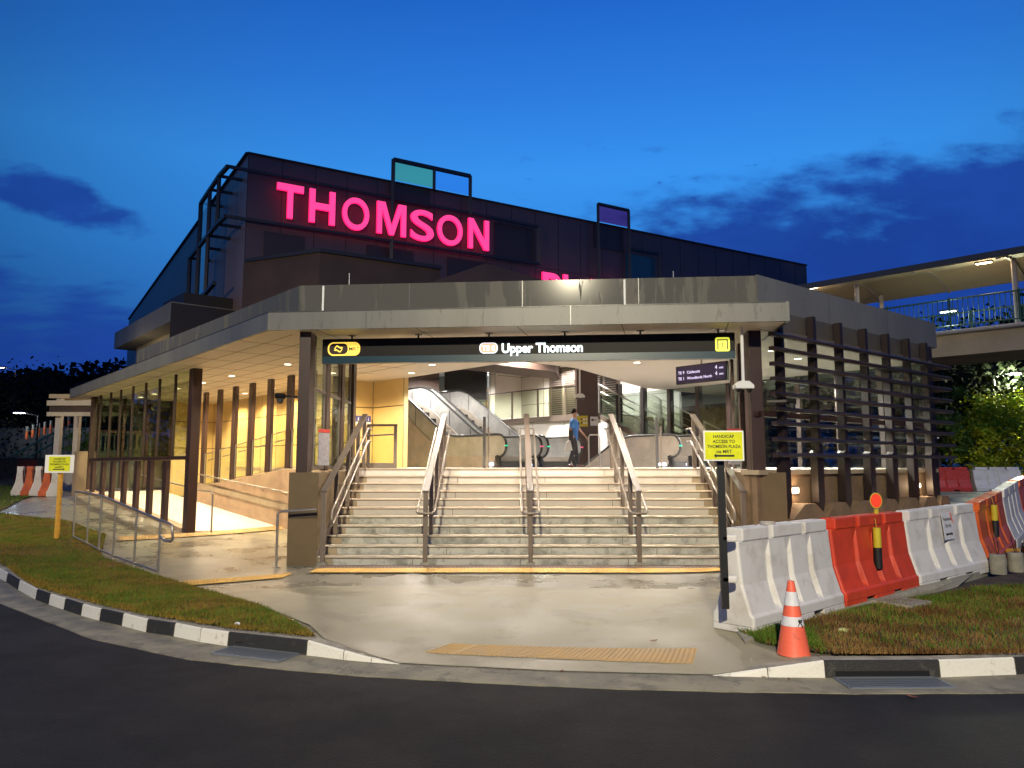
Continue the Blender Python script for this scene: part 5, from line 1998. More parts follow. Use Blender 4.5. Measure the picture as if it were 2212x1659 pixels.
for k in range(12):
    s_ = -8 + k * 2.6
    for i in range(8):
        rb.bar(BP(s_, prof[i][0], prof[i][1] - .10), BP(s_, prof[i + 1][0], prof[i + 1][1] - .10), .08, .06)
rb.build('roof_ribs', M['paintgrey'], BR)
for k in range(7):
    s_ = -5.2 + k * 5.2 - .5
    for n_ in (.15, 2.85):
        MB().tube([BP(s_, n_, 6.5), BP(s_, n_, 8.75)], .085, 10).build('column', M['paintgrey'], BR, smooth=True)
mb = MB()
for n_ in (.05, 2.95):
    mb.tube([BP(sa, n_, 7.62), BP(sb, n_, 7.62)], .032, 6)
    mb.tube([BP(sa, n_, 6.66), BP(sb, n_, 6.66)], .028, 6)
    s_ = sa
    while s_ < sb - 6:
        mb.bar(BP(s_, n_, 6.66), BP(s_, n_, 7.62), .02, .02)
        s_ += .16
    s_ = sa
    while s_ < sb:
        mb.bar(BP(s_, n_, 6.5), BP(s_, n_, 7.7), .05, .05)
        s_ += 2.1
mb.build('railing', M['brgreen'], BR)
MB().tube([BP(sa, -.12, 6.42), BP(sb, -.12, 6.42)], .07, 10).build('service_pipe', M['paintgrey'], BR)
for k, (px, py, pw_, c, la) in enumerate(((2125, 566, 60, (1, .72, .42), 'orange-lit lamp under the footbridge roof at the top right'), (1752, 621, 40, (1, .72, .42), 'orange-lit lamp under the footbridge roof beside the mall corner'), (2048, 671, 55, (.75, 1, .85), 'cool white lamp hanging at the footbridge deck railing'))):
    tb_, zz = onwall(px, py, (BQ.x + .3, BQ.y + .3), (-.707, .707))
    p = Vector((BQ.x + .3, BQ.y + .3, 0)) + Vector((-.707, .707, 0)) * tb_
    p.z = zz
    t = thing('bridge_lamp', la, 'lamp', tuple(p), 'lamps on the footbridge')
    mb = MB()
    mb.box(p, (.55, .22, .07), bd)
    hd = mb.build('housing', M['darkgrey'], t, bevel=.02)
    MB().box(p - Vector((0, 0, .042)), (.48, .17, .012), bd).build('lens', M['bulb'] if k < 2 else M['coolbulb'], hd)
    lamp('bridge_lamp_light', 'POINT', (p.x, p.y, p.z - .15), pw_ * 1.1, c, size=.15)

# ------------------------------------------------------------------ barriers
BG = 'water-filled plastic road barriers'


def barrier_proto(m, label, L=2.0, notch=True):
    t = thing('road_barrier', label, 'barrier', (0, 0, 0), BG)
    hw = [(0, .245), (.10, .245), (.13, .215), (.42, .125), (.80, .088), (.86, .088)]
    gv = [(0, .245), (.10, .245), (.20, .115), (.42, .075), (.70, .060), (.86, .088)]
    gr = [(.30, .36), (.62, .68), (.94, 1.0), (1.26, 1.32), (1.58, 1.64)]
    gr = [(L * f - .035, L * f + .035) for f in (.27, .5, .73)]
    st_ = [(0, hw), (.02, hw)]
    for a_, b_ in gr:
        st_ += [(a_ - .025, hw), (a_, gv), (b_, gv), (b_ + .025, hw)]
    st_ += [(L - .02, hw), (L, hw)]
    mb = MB()
    np_ = len(hw)
    rows = []
    for x, pr in st_:
        inset = .02 if x in (0, L) else 0
        row = [(x, -w_ + inset, z) for z, w_ in pr] + [(x, w_ - inset, z) for z, w_ in reversed(pr)]
        rows.append(row)
    n_ = len(rows[0])
    vs = [p for row in rows for p in row]
    fs = []
    for i in range(len(rows) - 1):
        for k in range(n_):
            a_ = i * n_ + k
            b_ = i * n_ + (k + 1) % n_
            fs.append((a_, a_ + n_, b_ + n_, b_))
    fs.append(tuple(range(n_)))
    fs.append(tuple(range((len(rows) - 1) * n_ + n_ - 1, (len(rows) - 1) * n_ - 1, -1)))
    mb.add(vs, fs)
    body = mb.build('body', m, t, bevel=.012, local=True)
    # raised top blocks
    mb = MB()
    for a_, b_ in ((.04, .30), (.34, .66), (.70, .96)):
        mb.box((L * (a_ + b_) / 2, 0, .925), (L * (b_ - a_), .20, .14))
    mb.build('top_rail', m, t, bevel=.015, local=True)
    # pallet feet with fork slots between
    mb = MB()
    for a_, b_ in ((0, .26), (.37, .63), (.74, 1.0)):
        mb.box((L * (a_ + b_) / 2, 0, -.035), (L * (b_ - a_) - .01, .485, .07))
    mb.build('feet', m, t, bevel=.008, local=True)
    return t


wproto = barrier_proto(M['whiteplastic'], 'white plastic barrier nearest the camera, holding the yellow sign pole')
oproto = barrier_proto(M['orangeplastic'], 'bright orange barrier with yellow and black tube, second from the camera')
o2proto = barrier_proto(M['orangeplastic2'], 'glossy orange barrier with hanging tube beyond the second white one')
rproto = barrier_proto(M['farred'], 'pink-red barrier standing at the far right beyond the stone plinth', 2.3)
line = [Vector((2.31, 7.96, 0)), Vector((3.92, 9.42, 0)), Vector((5.62, 10.85, .0)), Vector((7.45, 12.12, .06)), Vector((8.98, 13.8, .2)), Vector((10.4, 15.45, .35)), Vector((11.9, 17.0, .47)), Vector((13.3, 18.5, .52))]
# order: white, orange, white, orange2, white, orange2, white
seq = [wproto, oproto, None, o2proto, None, None, None]
labs = ['', '', 'white barrier carrying the small pedestrian notice, third from the camera', '', 'white barrier between two glossy orange ones near the right edge', 'second glossy orange barrier, close to the right edge of the photo', 'white barrier cut by the right edge of the photo']
srcs = [wproto, oproto, wproto, o2proto, wproto, o2proto, wproto]
bars = []
for i in range(7):
    p, q = line[i], line[i + 1]
    rz = math.atan2(q.y - p.y, q.x - p.x)
    L_ = (q - p).length
    b = seq[i] if seq[i] is not None else dup(srcs[i], (0, 0, 0), label=labs[i])
    b.location = (p.x, p.y, (p.z + (q.z - p.z) * 0) + .07)
    b.rotation_euler = (0, -math.atan2(q.z - p.z, L_), rz)
    b.scale = (L_ / 2.06, 1, 1)
    bars.append(b)
# far right pair
rproto.location = (18.0, 33.0, .62)
rproto.rotation_euler = (0, 0, R(3))
b = dup(wproto, (20.45, 33.1, .62), R(3), 'pale lavender-white barrier at the far right behind the row')
b.scale = (1.1, 1, 1)
b2_ = dup(rproto, (23.0, 33.4, .62), R(3), 'red barrier at the far right partly hidden by the near row')
# far left row
fl_ = [(-18.75, 28.5), (-18.3, 28.35), (-17.85, 28.15), (-17.4, 27.95), (-16.95, 27.7)]
for i, (x, y) in enumerate(fl_):
    src = wproto if i % 2 == 0 else o2proto
    b = dup(src, (x, y, gz(x, y) + .07), R(-60), ['white barrier at the left end of the far left row', 'orange barrier with tube in the far left row', 'white barrier in the middle of the far left row', 'orange barrier behind the yellow post in the far left row', 'white barrier at the right end of the far left row by the wall'][i])
    b.scale = (.6, 1, 1)
b = dup(oproto, (-25.6, 38.5, gz(-25.6, 38.5) + .07), R(-5), 'red-orange barrier standing apart left of the far left row')
b.scale = (.5, 1, 1)


# striped tubes hanging on the orange barriers
def tube_marker(label, c, up=0):
    t = thing('hazard_tube', label, 'hazard tube', c, 'yellow and black hazard tubes')
    c = Vector(c)
    MB().cyl((c.x, c.y, c.z - .20), .052, .26, 16, r2=.05).build('yellow_half', M['hazyellow'], t, smooth=True)
    MB().cyl((c.x, c.y, c.z - .47), .053, .27, 16).build('black_half', M['rubber'], t, smooth=True)
    MB().tube([(c.x, c.y, c.z + .05), (c.x + .01, c.y + .05, c.z + .17), (c.x - .05, c.y + .25, c.z + .20)], .006, 6).build('cord', M['yellowpost'], t)
    return t


def barside(i, f_, z, off=.13):
    p, q = line[i], line[i + 1]
    d = (q - p).normalized()
    n = Vector((d.y, -d.x, 0))
    c = p.lerp(q, f_) + n * off
    return Vector((c.x, c.y, c.z + z)), d, n


c, d, n = barside(1, .50, .84, .15)
tube_marker('yellow and black tube hanging on the bright orange barrier', tuple(c))
c, d, n = barside(3, .40, .88, .15)
tube_marker('yellow and black tube hanging on the glossy orange barrier', tuple(c))
# red warning disc
c, d, n = barside(1, .66, 1.0, 0)
t = thing('warning_disc', 'round red reflector disc with yellow rim standing on the orange barrier', 'warning disc', tuple(c))
mb = MB()
cc = c + Vector((0, 0, .24))
look = Vector((-.25, -1, 0)).normalized()
sx = Vector((-look.y, look.x, 0))
def disc(mb, cc, r_, th, mi, sx_=1.0):
    ring = [cc + sx * (r_ * .72 * math.cos(R(15 * k))) + Vector((0, 0, r_ * math.sin(R(15 * k)))) for k in range(24)]
    mb.extr(ring, look * th, mi)
disc(mb, cc, .108, .02, 0)
mb.build('rim', M['hazyellow'], t)
mb = MB()
disc(mb, cc + look * .002, .096, .022, 0)
mb.build('lens', M['farred'] if False else mat('redlens', (.75, .05, .02), .3, emit=(.6, .03, .01), estr=.25), t)
MB().tube([c + Vector((0, 0, .02)), c + Vector((0, 0, .12))], .03, 10).build('stem', M['hazyellow'], t)
# pedestrian notice on white barrier
c, d, n = barside(2, .50, .78, .118)
t = thing('pedestrian_notice', 'small laminated pedestrian notice with double arrow on a white barrier', 'notice', tuple(c))
mb = MB()
nn = (n + Vector((0, 0, .10))).normalized()
upv = (Vector((0, 0, 1)) - nn * nn.z).normalized()
def pl(x, y, o_):
    return c + d * x + upv * y + nn * o_
mb.extr([pl(-.15, -.20, .01), pl(.15, -.20, .01), pl(.15, .20, .01), pl(-.15, .20, .01)], nn * .006)
mb.build('sheet', M['reflective'], t)
mb = MB()
text_on(mb, 'Pedestrian', pl(0, .08, .019), d, .055, .01, .25, 0, align='C', up=upv)
text_on(mb, 'This Way', pl(0, -.02, .019), d, .055, .01, .18, 0, align='C', up=upv)
mb.add([pl(x * .11, -.12 + y * .05, .019) for x, y in ((-1, 0), (-.6, .6), (-.6, .25), (.6, .25), (.6, .6), (1, 0), (.6, -.6), (.6, -.25), (-.6, -.25), (-.6, -.6))], [tuple(range(10))])
mb.build('lettering', M['signink'], t)
MB().extr([pl(.10, .20, .02), pl(.125, .20, .02), pl(.155, .04, .02), pl(.13, .04, .02)], nn * .003).build('red_tape', M['coneorange'], t)
# grey puck on the first barrier
c, d, n = barside(0, .36, 1.065, 0)
tag(MB().cyl(tuple(c), .085, .03, 18).build('filler_cap', M['paintgrey'], smooth=True), 'grey round cap lying on top of the nearest white barrier', 'cap')

# concrete footing under the barrier row
ft = MB()
fpts = [onz(1610, 1392, -.02), onz(1700, 1352, -.02), onz(1850, 1312, -.02), onz(2010, 1276, -.02), onz(2110, 1248, 0), onz(2172, 1222, .04)]
inn = [Vector((9.6, 13.6, 0)), Vector((7.3, 12.6, 0)), Vector((5.4, 11.2, 0)), Vector((3.6, 9.9, 0)), Vector((2.4, 8.5, 0))]
fo = [(p.x, p.y) for p in fpts[:1]] + [(p.x + .05, p.y) for p in fpts[1:]]
ft.prism(fo + [(9.1, 12.8)] + [(p.x, p.y) for p in inn], -.35, lambda p: max(.0, gz(p[0], p[1])) + .016)
tag(ft.build('footing', M['cement'], bevel=.015), 'curved concrete footing slab under the plastic barriers', 'footing')
MB_ = MB().box((4.9, 9.55, .0), (.55, .5, .07), (.8, .6))
tag(MB_.build('manhole_slab', M['cement'], bevel=.01), 'small concrete slab set in the grass by the orange barrier', 'slab')

# concrete blocks and pipe
for x, y, la in ((7.55, 11.72, 'short grey concrete cylinder at the end of the white barrier, nearer one'), (7.98, 11.95, 'short grey concrete cylinder behind the nearer one')):
    t = thing('concrete_cylinder', la, 'concrete cylinder', (x, y, .05), 'concrete test cylinders')
    MB().lathe((x, y, .05), [(.11, 0), (.115, .02), (.112, .29), (.10, .30)], 18).build('block', M['cement'], t, smooth=True)
    MB().tube([(x, y, .34), (x - .04, y + .02, .60)], .008, 6).build('wire', M['brown'], t)
    MB().tube([(x + .02, y, .34), (x + .03, y + .02, .55)], .008, 6).build('wire', M['brown'], t)
t = thing('drain_pipe', 'dirty grey plastic pipe lying past the footing at the right edge', 'pipe', (8.6, 11.6, .2))
a_, b_ = Vector((8.35, 12.3, .32)), Vector((11.2, 12.0, .22))
MB().tube([a_, b_], .10, 16, cap=False).build('pipe', M['pipe'], t, smooth=True)
MB().tube([a_ + Vector((.02, 0, 0)), a_ + Vector((.04, 0, 0))], .097, 16).build('dark_mouth', M['black'], t)
MB().tube([a_.lerp(b_, .18), a_.lerp(b_, .26)], .115, 16).build('collar', M['pipe'], t, smooth=True)
t = thing('cable', 'yellow corrugated cable sweeping along the foot of the far orange barriers', 'cable', (9.2, 13.0, .2))
MB().tube([(8.3, 12.6, .30), (9.0, 12.95, .28), (9.9, 13.6, .40), (10.9, 14.9, .62), (11.9, 16.2, .85)], .04, 8).build('sheath', M['yellowpost'], t, smooth=True)

# ------------------------------------------------------------------ traffic cone
cx, cy = 2.61, 7.08
cz = gz(cx, cy) + .005
t = thing('traffic_cone', 'orange traffic cone with two silver bands on the dry grass', 'traffic cone', (cx, cy, cz))
Hc = .66
rad = lambda z: .148 - (.148 - .030) * (z / Hc)
mb = MB()
mb.lathe((cx, cy, cz), [(.150, 0), (rad(.02), .02)] + [(rad(z), z) for z in (.10, .20, .30, .4, .5, .6)] + [(rad(Hc), Hc), (.012, Hc + .004)], 28)
mb.build('body', M['coneorange'], t, smooth=True)
for z0_, z1_ in ((.26, .345), (.44, .565)):
    MB().lathe((cx, cy, cz), [(rad(z0_) + .0005, z0_), (rad(z0_) + .003, z0_ + .002), (rad(z1_) + .003, z1_ - .002), (rad(z1_) + .0005, z1_)], 28).build('reflective_band', M['reflective'], t, smooth=True)
mb = MB()
cc = Vector((cx + .035, cy - rad(.30) - .004, cz + .30))
pp = [cc + Vector((.022 * math.sin(a * 1.0) * 1.0, 0, .020 * math.sin(2 * a) if False else .030 * math.cos(a))) for a in [R(20 * k) for k in range(19)]]
loop = [cc + Vector((.014 * math.sin(a), 0, .014 + .016 * math.cos(a))) for a in [R(20 * k) for k in range(2, 17)]]
loop = [cc + Vector((-.022, -.001, -.038))] + loop + [cc + Vector((.022, -.001, -.038))]
mb.tube(loop, .004, 6)
mb.build('ribbon_mark', M['signink'], t)

# ------------------------------------------------------------------ yellow signs
def access_sign(label, base, top, cx_, z0_, w_, h_, lean, ptm, arrow_dir, board_extra=.0, dirx=(1, 0, 0), sticker=None):
    t = thing('access_sign', label, 'sign', base)
    MB().bar(base, top, .075 if ptm == 'black' else .07, .04 if ptm == 'black' else .07, up=(0, 1, 0)).build('post', M['rubber'] if ptm == 'black' else M['yellowpost'], t)
    dx = Vector(dirx).normalized()
    nn = Vector((dx.y, -dx.x, 0))
    c = Vector((cx_[0], cx_[1], z0_ + h_ / 2)) + nn * .05
    MB().box(c, (w_, .012, h_), dx).build('board', M['signwhite'], t)
    sw, sh = (w_ - .03, h_ - .03) if sticker is None else sticker
    c2 = c + nn * .008
    MB().box(c2, (sw, .004, sh), dx).build('yellow_sheet', M['signyellow'], t)
    mb = MB()
    o_ = c2 + nn * .004
    rows = [('HANDICAP', .56), ('ACCESS TO', .60), ('THOMSON PLAZA', .90), ('via MRT', .42)]
    for i, (s_, fw) in enumerate(rows):
        z = sh * (.385 - i * .185) - sh * .10
        text_on(mb, s_, o_ + Vector((0, 0, z)), dx, sh * .12, .022, sw * fw, 0, align='C')
    a = arrow_dir
    ar = [(-.5, 0), (-.38, .5), (-.38, .2), (.5, .2), (.5, -.2), (-.38, -.2), (-.38, -.5)]
    pts = [o_ + dx * (x * sw * .55 * a) + Vector((0, 0, y * sh * .18 - sh * .37)) for x, y in ar]
    mb.add(pts, [tuple(range(7))])
    mb.build('lettering', M['signink'], t)
    return t


b0_ = onz(1567, 1315, .25)
pb_ = ony(1567, 1315, 7.75)
pt_ = ony(1555, 985, 7.75)
sc1 = ony(1560, 963, 7.70)
access_sign('yellow HANDICAP ACCESS sign with left arrow on a black post by the nearest barrier', tuple(pb_), tuple(pt_), (sc1.x, 7.70), sc1.z - .155, .415, .31, 0, 'black', 1)
gx, gy = -9.41, 15.53
s2 = ony(132, 1002, 15.5)
access_sign('yellow HANDICAP ACCESS sign with right arrow on a yellow post in the left grass', (gx, gy, gz(gx, gy)), (gx + .0, gy, s2.z + .16), (s2.x, 15.50), s2.z - .185, .60, .37, 0, 'yellow', -1, sticker=(.44, .30))
# white straps on barrier that hold the post
t = thing('post_strap', 'pair of white brackets clasping the black sign post to the barrier end', 'bracket', (2.2, 7.85, .3))
for py in (1162, 1250):
    p = ony(1568, py, 7.80)
    mb = MB()
    mb.box((p.x + .02, p.y, p.z), (.17, .14, .075))
    mb.build('strap', M['whiteplastic'], t, bevel=.02)

# ------------------------------------------------------------------ vegetation
def leaves(n, pick, size, seed, tilt=1.0, aspect=.5):
    rg = np.random.default_rng(seed)
    P = pick(rg, n)
    n = len(P)
    a = rg.uniform(0, 2 * np.pi, n)
    el = rg.uniform(-.6, 1.0, n) * tilt
    d = np.stack([np.cos(a) * np.cos(el), np.sin(a) * np.cos(el), np.sin(el)], 1)
    w = np.cross(d, rg.normal(size=(n, 3)))
    w /= np.linalg.norm(w, axis=1)[:, None] + 1e-9
    s_ = size * rg.uniform(.6, 1.4, n)[:, None]
    v0 = P
    v1 = P + d * s_ * .5 + w * s_ * aspect * .5
    v2 = P + d * s_
    v3 = P + d * s_ * .5 - w * s_ * aspect * .5
    V = np.stack([v0, v1, v2, v3], 1).reshape(-1, 3)
    return V


def quads_obj(name, V, m, parent=None, per=4):
    off = origin_of(parent) if parent is not None else Vector((0, 0, 0))
    V = V - np.array([off.x, off.y, off.z])
    me = bpy.data.meshes.new(name)
    n = len(V) // per
    me.vertices.add(len(V))
    me.vertices.foreach_set('co', V.astype(np.float32).ravel())
    me.loops.add(n * per)
    me.loops.foreach_set('vertex_index', np.arange(n * per, dtype=np.int32))
    me.polygons.add(n)
    me.polygons.foreach_set('loop_start', np.arange(0, n * per, per, dtype=np.int32))
    me.polygons.foreach_set('loop_total', np.full(n, per, dtype=np.int32))
    me.materials.append(m)
    me.update(calc_edges=True)
    o = bpy.data.objects.new(name, me)
    col.objects.link(o)
    if parent is not None:
        o.parent = parent
    return o


def tree(name, label, x, y, h, r, nl, size, m, seed, trunk_r=.12, low=.25, group=None, cat='tree', squash=.8):
    z = gz(x, y) - .05
    rg = random.Random(seed)
    t = thing(name, label, cat, (x, y, z), group)
    mb = MB()
    topz = z + h
    cz_ = z + h * (low + 1) / 2
    pts = [(x, y, z), (x + rg.uniform(-.1, .1), y, z + h * .3), (x + rg.uniform(-.2, .2), y + rg.uniform(-.2, .2), z + h * .75)]
    mb.tube(pts, [trunk_r, trunk_r * .7, trunk_r * .2], 8)
    ends = []
    for k in range(9):
        a = rg.uniform(0, 6.28)
        s0 = Vector(pts[1]).lerp(Vector(pts[2]), rg.uniform(0, .8))
        e = Vector((x + math.cos(a) * r * rg.uniform(.4, .8), y + math.sin(a) * r * rg.uniform(.4, .8), cz_ + rg.uniform(-.3, .45) * h * .5))
        mb.tube([s0, s0.lerp(e, .5) + Vector((0, 0, .05 * h)), e], [trunk_r * .4, trunk_r * .25, trunk_r * .08], 6)
        ends.append(e)
    mb.build('trunk', M['bark'], t, smooth=True)
    ncl = max(10, int(nl / 120))
    cl_ = []
    for k in range(ncl):
        a = rg.uniform(0, 6.28)
        rr = r * math.sqrt(rg.uniform(.02, 1))
        zz = rg.uniform(-1, 1)
        rr *= math.sqrt(max(.05, 1 - zz * zz * .8))
        cl_.append((x + math.cos(a) * rr, y + math.sin(a) * rr, cz_ + zz * h * (1 - low) / 2 * .95))
    cl_ = np.array(cl_)

    def pick(rgn, n):
        i = rgn.integers(0, len(cl_), n)
        return cl_[i] + rgn.normal(size=(n, 3)) * np.array([r * .17, r * .17, r * .14])
    quads_obj('crown', leaves(nl, pick, size, seed), m, t)
    return t


# wooded hill far left
hl = thing('wooded_hill', '', '', (0, 0, 0))
bpy.data.objects.remove(hl)
def hillpick(rgn, n):
    x = rgn.uniform(-110, -22, n)
    y = rgn.uniform(84, 112, n)
    top = 10.3 + 1.0 * np.sin(x * .21) + .9 * np.sin(x * .53 + 1) + .6 * np.sin(x * 1.1 + 2) + (y - 84) * .20
    z = 1 + (top - 1) * rgn.uniform(0, 1, n) ** .55
    return np.stack([x, y, z], 1)
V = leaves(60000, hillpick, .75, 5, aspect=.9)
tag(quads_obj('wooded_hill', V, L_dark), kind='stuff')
hb = MB()
for i in range(22):
    x = -112 + i * 4.2
    hb.box((x, 100, 5.2), (4.3, 8, 10.4))
hbo = MB()
rowp = None
for i in range(46):
    x = -115 + i * 2.1
    zt = 9.6 + 1.0 * math.sin(x * .21) + .8 * math.sin(x * .53 + 1)
    row = [(x, 88, -1), (x, 92, zt), (x, 112, zt + 4), (x, 125, -1)]
    if rowp:
        for k in range(3):
            hbo.quad(rowp[k], row[k], row[k + 1], rowp[k + 1])
    rowp = row
tag(hbo.build('hill', mat('hillsoil', (.02, .025, .015), .9), smooth=True), kind='structure')

TG = 'trees beyond the station'
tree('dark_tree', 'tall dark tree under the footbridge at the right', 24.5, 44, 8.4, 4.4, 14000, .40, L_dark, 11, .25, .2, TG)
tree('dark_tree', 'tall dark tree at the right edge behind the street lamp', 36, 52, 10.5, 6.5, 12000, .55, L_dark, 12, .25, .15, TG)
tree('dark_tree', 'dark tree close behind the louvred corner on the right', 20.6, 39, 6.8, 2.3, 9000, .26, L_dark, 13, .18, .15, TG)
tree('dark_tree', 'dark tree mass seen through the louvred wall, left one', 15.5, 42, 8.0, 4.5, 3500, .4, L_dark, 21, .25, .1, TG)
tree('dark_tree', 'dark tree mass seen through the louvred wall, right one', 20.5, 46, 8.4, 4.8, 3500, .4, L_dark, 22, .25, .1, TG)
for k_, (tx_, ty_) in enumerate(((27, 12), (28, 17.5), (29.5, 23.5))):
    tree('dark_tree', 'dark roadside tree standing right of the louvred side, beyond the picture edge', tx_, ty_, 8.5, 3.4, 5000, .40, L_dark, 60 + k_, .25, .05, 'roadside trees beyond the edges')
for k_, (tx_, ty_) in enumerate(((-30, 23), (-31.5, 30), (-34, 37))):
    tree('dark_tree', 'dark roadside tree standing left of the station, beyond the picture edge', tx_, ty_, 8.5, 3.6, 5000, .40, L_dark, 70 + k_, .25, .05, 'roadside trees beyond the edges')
tree('garden_tree', 'slender young green tree just right of the louvred corner', 21.9, 37, 5.0, 1.1, 2200, .22, L_mid, 14, .09, .3, TG)
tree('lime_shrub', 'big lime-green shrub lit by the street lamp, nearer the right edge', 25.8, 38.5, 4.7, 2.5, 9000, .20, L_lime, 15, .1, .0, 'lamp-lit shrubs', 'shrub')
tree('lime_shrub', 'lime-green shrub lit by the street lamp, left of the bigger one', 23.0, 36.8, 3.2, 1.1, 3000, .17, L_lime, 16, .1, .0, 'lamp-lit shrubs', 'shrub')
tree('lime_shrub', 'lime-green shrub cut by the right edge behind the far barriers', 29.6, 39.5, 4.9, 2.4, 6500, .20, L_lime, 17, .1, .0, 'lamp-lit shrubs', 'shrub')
tree('dark_tree', 'dark leafy tree behind the white lamp at the far left', -35, 50, 6.2, 5.5, 9000, .26, L_dark, 18, .2, .12, TG)
tree('roadside_shrub', 'round green shrub beside the walkway column on the left', -20.6, 35.5, 2.6, .9, 1500, .17, L_mid, 19, .05, .05, None, 'shrub')
# grass verge at the right background
vg = [(21, 35.2), (36, 36), (40, 44), (20, 42)]
sheet('far_verge', vg, 1.0, .05, M['turf'])
def vp(rgn, n):
    P = np.stack([rgn.uniform(21, 36, n), rgn.uniform(35, 41, n)], 1)
    z = np.array([gz(a, b) for a, b in P])
    return np.concatenate([P, z[:, None]], 1)
tag(quads_obj('verge_grass', leaves(5000, vp, .28, 31, aspect=.25), L_mid), kind='stuff')

# lamps in the background
def street_lamp(label, x, y, z, px_dir, m, power, c, scale=1.0, pm='paintgrey'):
    t = thing('street_lamp', label, 'street lamp', (x, y, gz(x, y)), 'street lamps in the background')
    MB().tube([(x, y, gz(x, y)), (x, y, z - .5), (x, y, z)], [.09, .06, .05], 10).build('pole', M[pm], t, smooth=True)
    MB().tube([(x, y, z - .05), (x + px_dir * .8, y - .2, z + .15)], .035, 8).build('arm', M[pm], t, smooth=True)
    hd = MB().box((x + px_dir * 1.0, y - .25, z + .16), (.65, .28, .10)).build('head', M['darkgrey'], t, bevel=.02)
    MB().box((x + px_dir * 1.0, y - .26, z + .10), (.58, .24, .03)).build('lens', m, hd)
    lamp('street_lamp_light', 'POINT', (x + px_dir * 1.0, y - .3, z - .15), power, c, size=.25)


p = ony(2146, 815, 40)
street_lamp('bright street lamp above the lime-green shrubs on the right', p.x, 40, p.z + .05, 1, M['coolbulb'], 3600, (.95, 1.0, .62))
p = ony(48, 893, 45)
street_lamp('blue-white street lamp low in front of the far left trees', p.x + 1.0, 45, p.z - .1, -1, M['coolbulb'], 110, (.7, .85, 1), pm='darkbox')
p = ony(14, 798, 60)
street_lamp('small orange street lamp against the dark hill at the left edge', p.x + .8, 60, p.z, -1, M['bulb'], 25, (1, .8, .6), pm='darkbox')
lamp('far_barrier_fill', 'SPOT', (22, 24, 7.4), 1500, (.85, .88, 1), target=(20, 33, .8), size=.2, spot=R(60), blend=.7)  # extra fill spot put in to brighten the far right barriers

# covered walkway, far left
t = thing('covered_walkway', 'small covered walkway with beige beams at the far left', 'shelter', (-18.2, 30, .6))
zt3 = 4.42
mb = MB()
mb.box((-16.2, 30.6, zt3), (4.2, 3.0, .16))
mb.build('roof', M['brconc'], t)
mb = MB()
mb.box((-16.2, 29.05, zt3 - .28), (4.2, .12, .20))
mb.box((-16.2, 29.02, zt3 - .72), (4.1, .14, .16))
mb.build('beam', M['brroof'], t)
MB().box((-16.2, 29.12, zt3 - .5), (4.1, .06, .26)).build('gap_panel', M['brownbox'], t)  # dark panel filling the gap between the two beams
for x, y in ((-17.95, 29.3), (-18.1, 30.8)):
    MB().box((x, y, 2.4), (.20, .20, 3.9)).build('column', M['paintgrey'], t)
lamp('walkway_fill', 'POINT', (-16.4, 30.2, 4.0), 70, (1, .78, .5), size=.1)  # added fill under the walkway roof, without a fitting
# white fence and wall beside it
t = thing('white_fence', 'short white picket fence beyond the walkway at the left', 'fence', (-17, 33, 1.5))
mb = MB()
for k in range(12):
    mb.box((-18.3 + k * .2, 33, 2.6), (.06, .04, 1.1))
mb.box((-17.2, 33, 3.05), (2.4, .05, .07))
mb.box((-17.2, 33, 2.2), (2.4, .05, .07))
mb.build('pickets', M['signwhite'], t)
t = thing('retaining_wall', 'pale concrete retaining wall behind the far left barriers', 'wall', (-16, 29.6, .6))
mb = MB()
mb.extr([(-19.3, 31, .4), (-19.3, 31, 1.65), (-16.4, 30.0, 2.3), (-14.6, 29.2, 2.3), (-14.6, 29.2, .4)], (.1, .3, 0))
mb.build('wall', M['paintgrey'], t)
tag(MB().box((-15.35, 26.6, 1.25), (.55, .5, 1.9), (.66, -.75)).build('end_wall', M['stonewall']), 'short grey stone wall end between the far left barriers and the glazing', 'wall')
# stair railing at the far left
t = thing('stair_rails', 'dark green sloping stair railing descending at the far left', 'railing', (-27, 38, 1))
mb = MB()
for off_ in (0, .9):
    mb.tube([ony(20, 1010 - off_ * 25, 38) , ony(120, 955 - off_ * 25, 40), ony(185, 925 - off_ * 22, 42)], .05, 6)
for k in range(14):
    f_ = k / 13
    a_ = ony(20, 1010, 38).lerp(ony(185, 925, 42), f_)
    mb.tube([a_ + Vector((0, 0, -1.0)), a_ + Vector((0, 0, .7))], .025, 6)
mb.build('rails', M['brgreen'], t)
t = thing('dark_fence', 'dark vertical-bar fence behind the far left barriers', 'fence', (-22, 33, 1))
mb = MB()
a_, b_ = ony(0, 1010, 36), ony(165, 1010, 32)
for k in range(60):
    q = a_.lerp(b_, k / 59)
    mb.tube([(q.x, q.y, .5), (q.x, q.y, 2.0)], .022, 5)
mb.bar((a_.x, a_.y, 2.0), (b_.x, b_.y, 2.0), .05, .05)
mb.bar((a_.x, a_.y, .7), (b_.x, b_.y, .7), .05, .05)
mb.build('bars', M['black'], t)
# construction site row of small posts far away
grp = 'orange and white posts on the far slope'
proto = None
for k in range(9):
    q = ony(58 + k * 13, 935 - k * 3.2, 46)
    if proto is None:
        proto = thing('site_post', 'small orange and white post on the far left slope', 'post', tuple(q), grp)
        MB().cyl((q.x, q.y, q.z - .4), .08, .5, 10).build('lower_half', M['orangeplastic2'], proto)
        MB().cyl((q.x, q.y, q.z + .1), .08, .3, 10).build('upper_half', M['podium'], proto)
    else:
        dup(proto, tuple(q))
t = thing('slope_wall', 'dim grey bank wall behind the far left posts', 'wall', (-30, 48, 1))
a_, b_ = ony(-60, 1000, 48), ony(190, 1000, 48)
MB().prism([(a_.x, 48), (b_.x, 48), (b_.x, 49), (a_.x, 49)], .5, 4.1).build('bank', M['podium'], t)
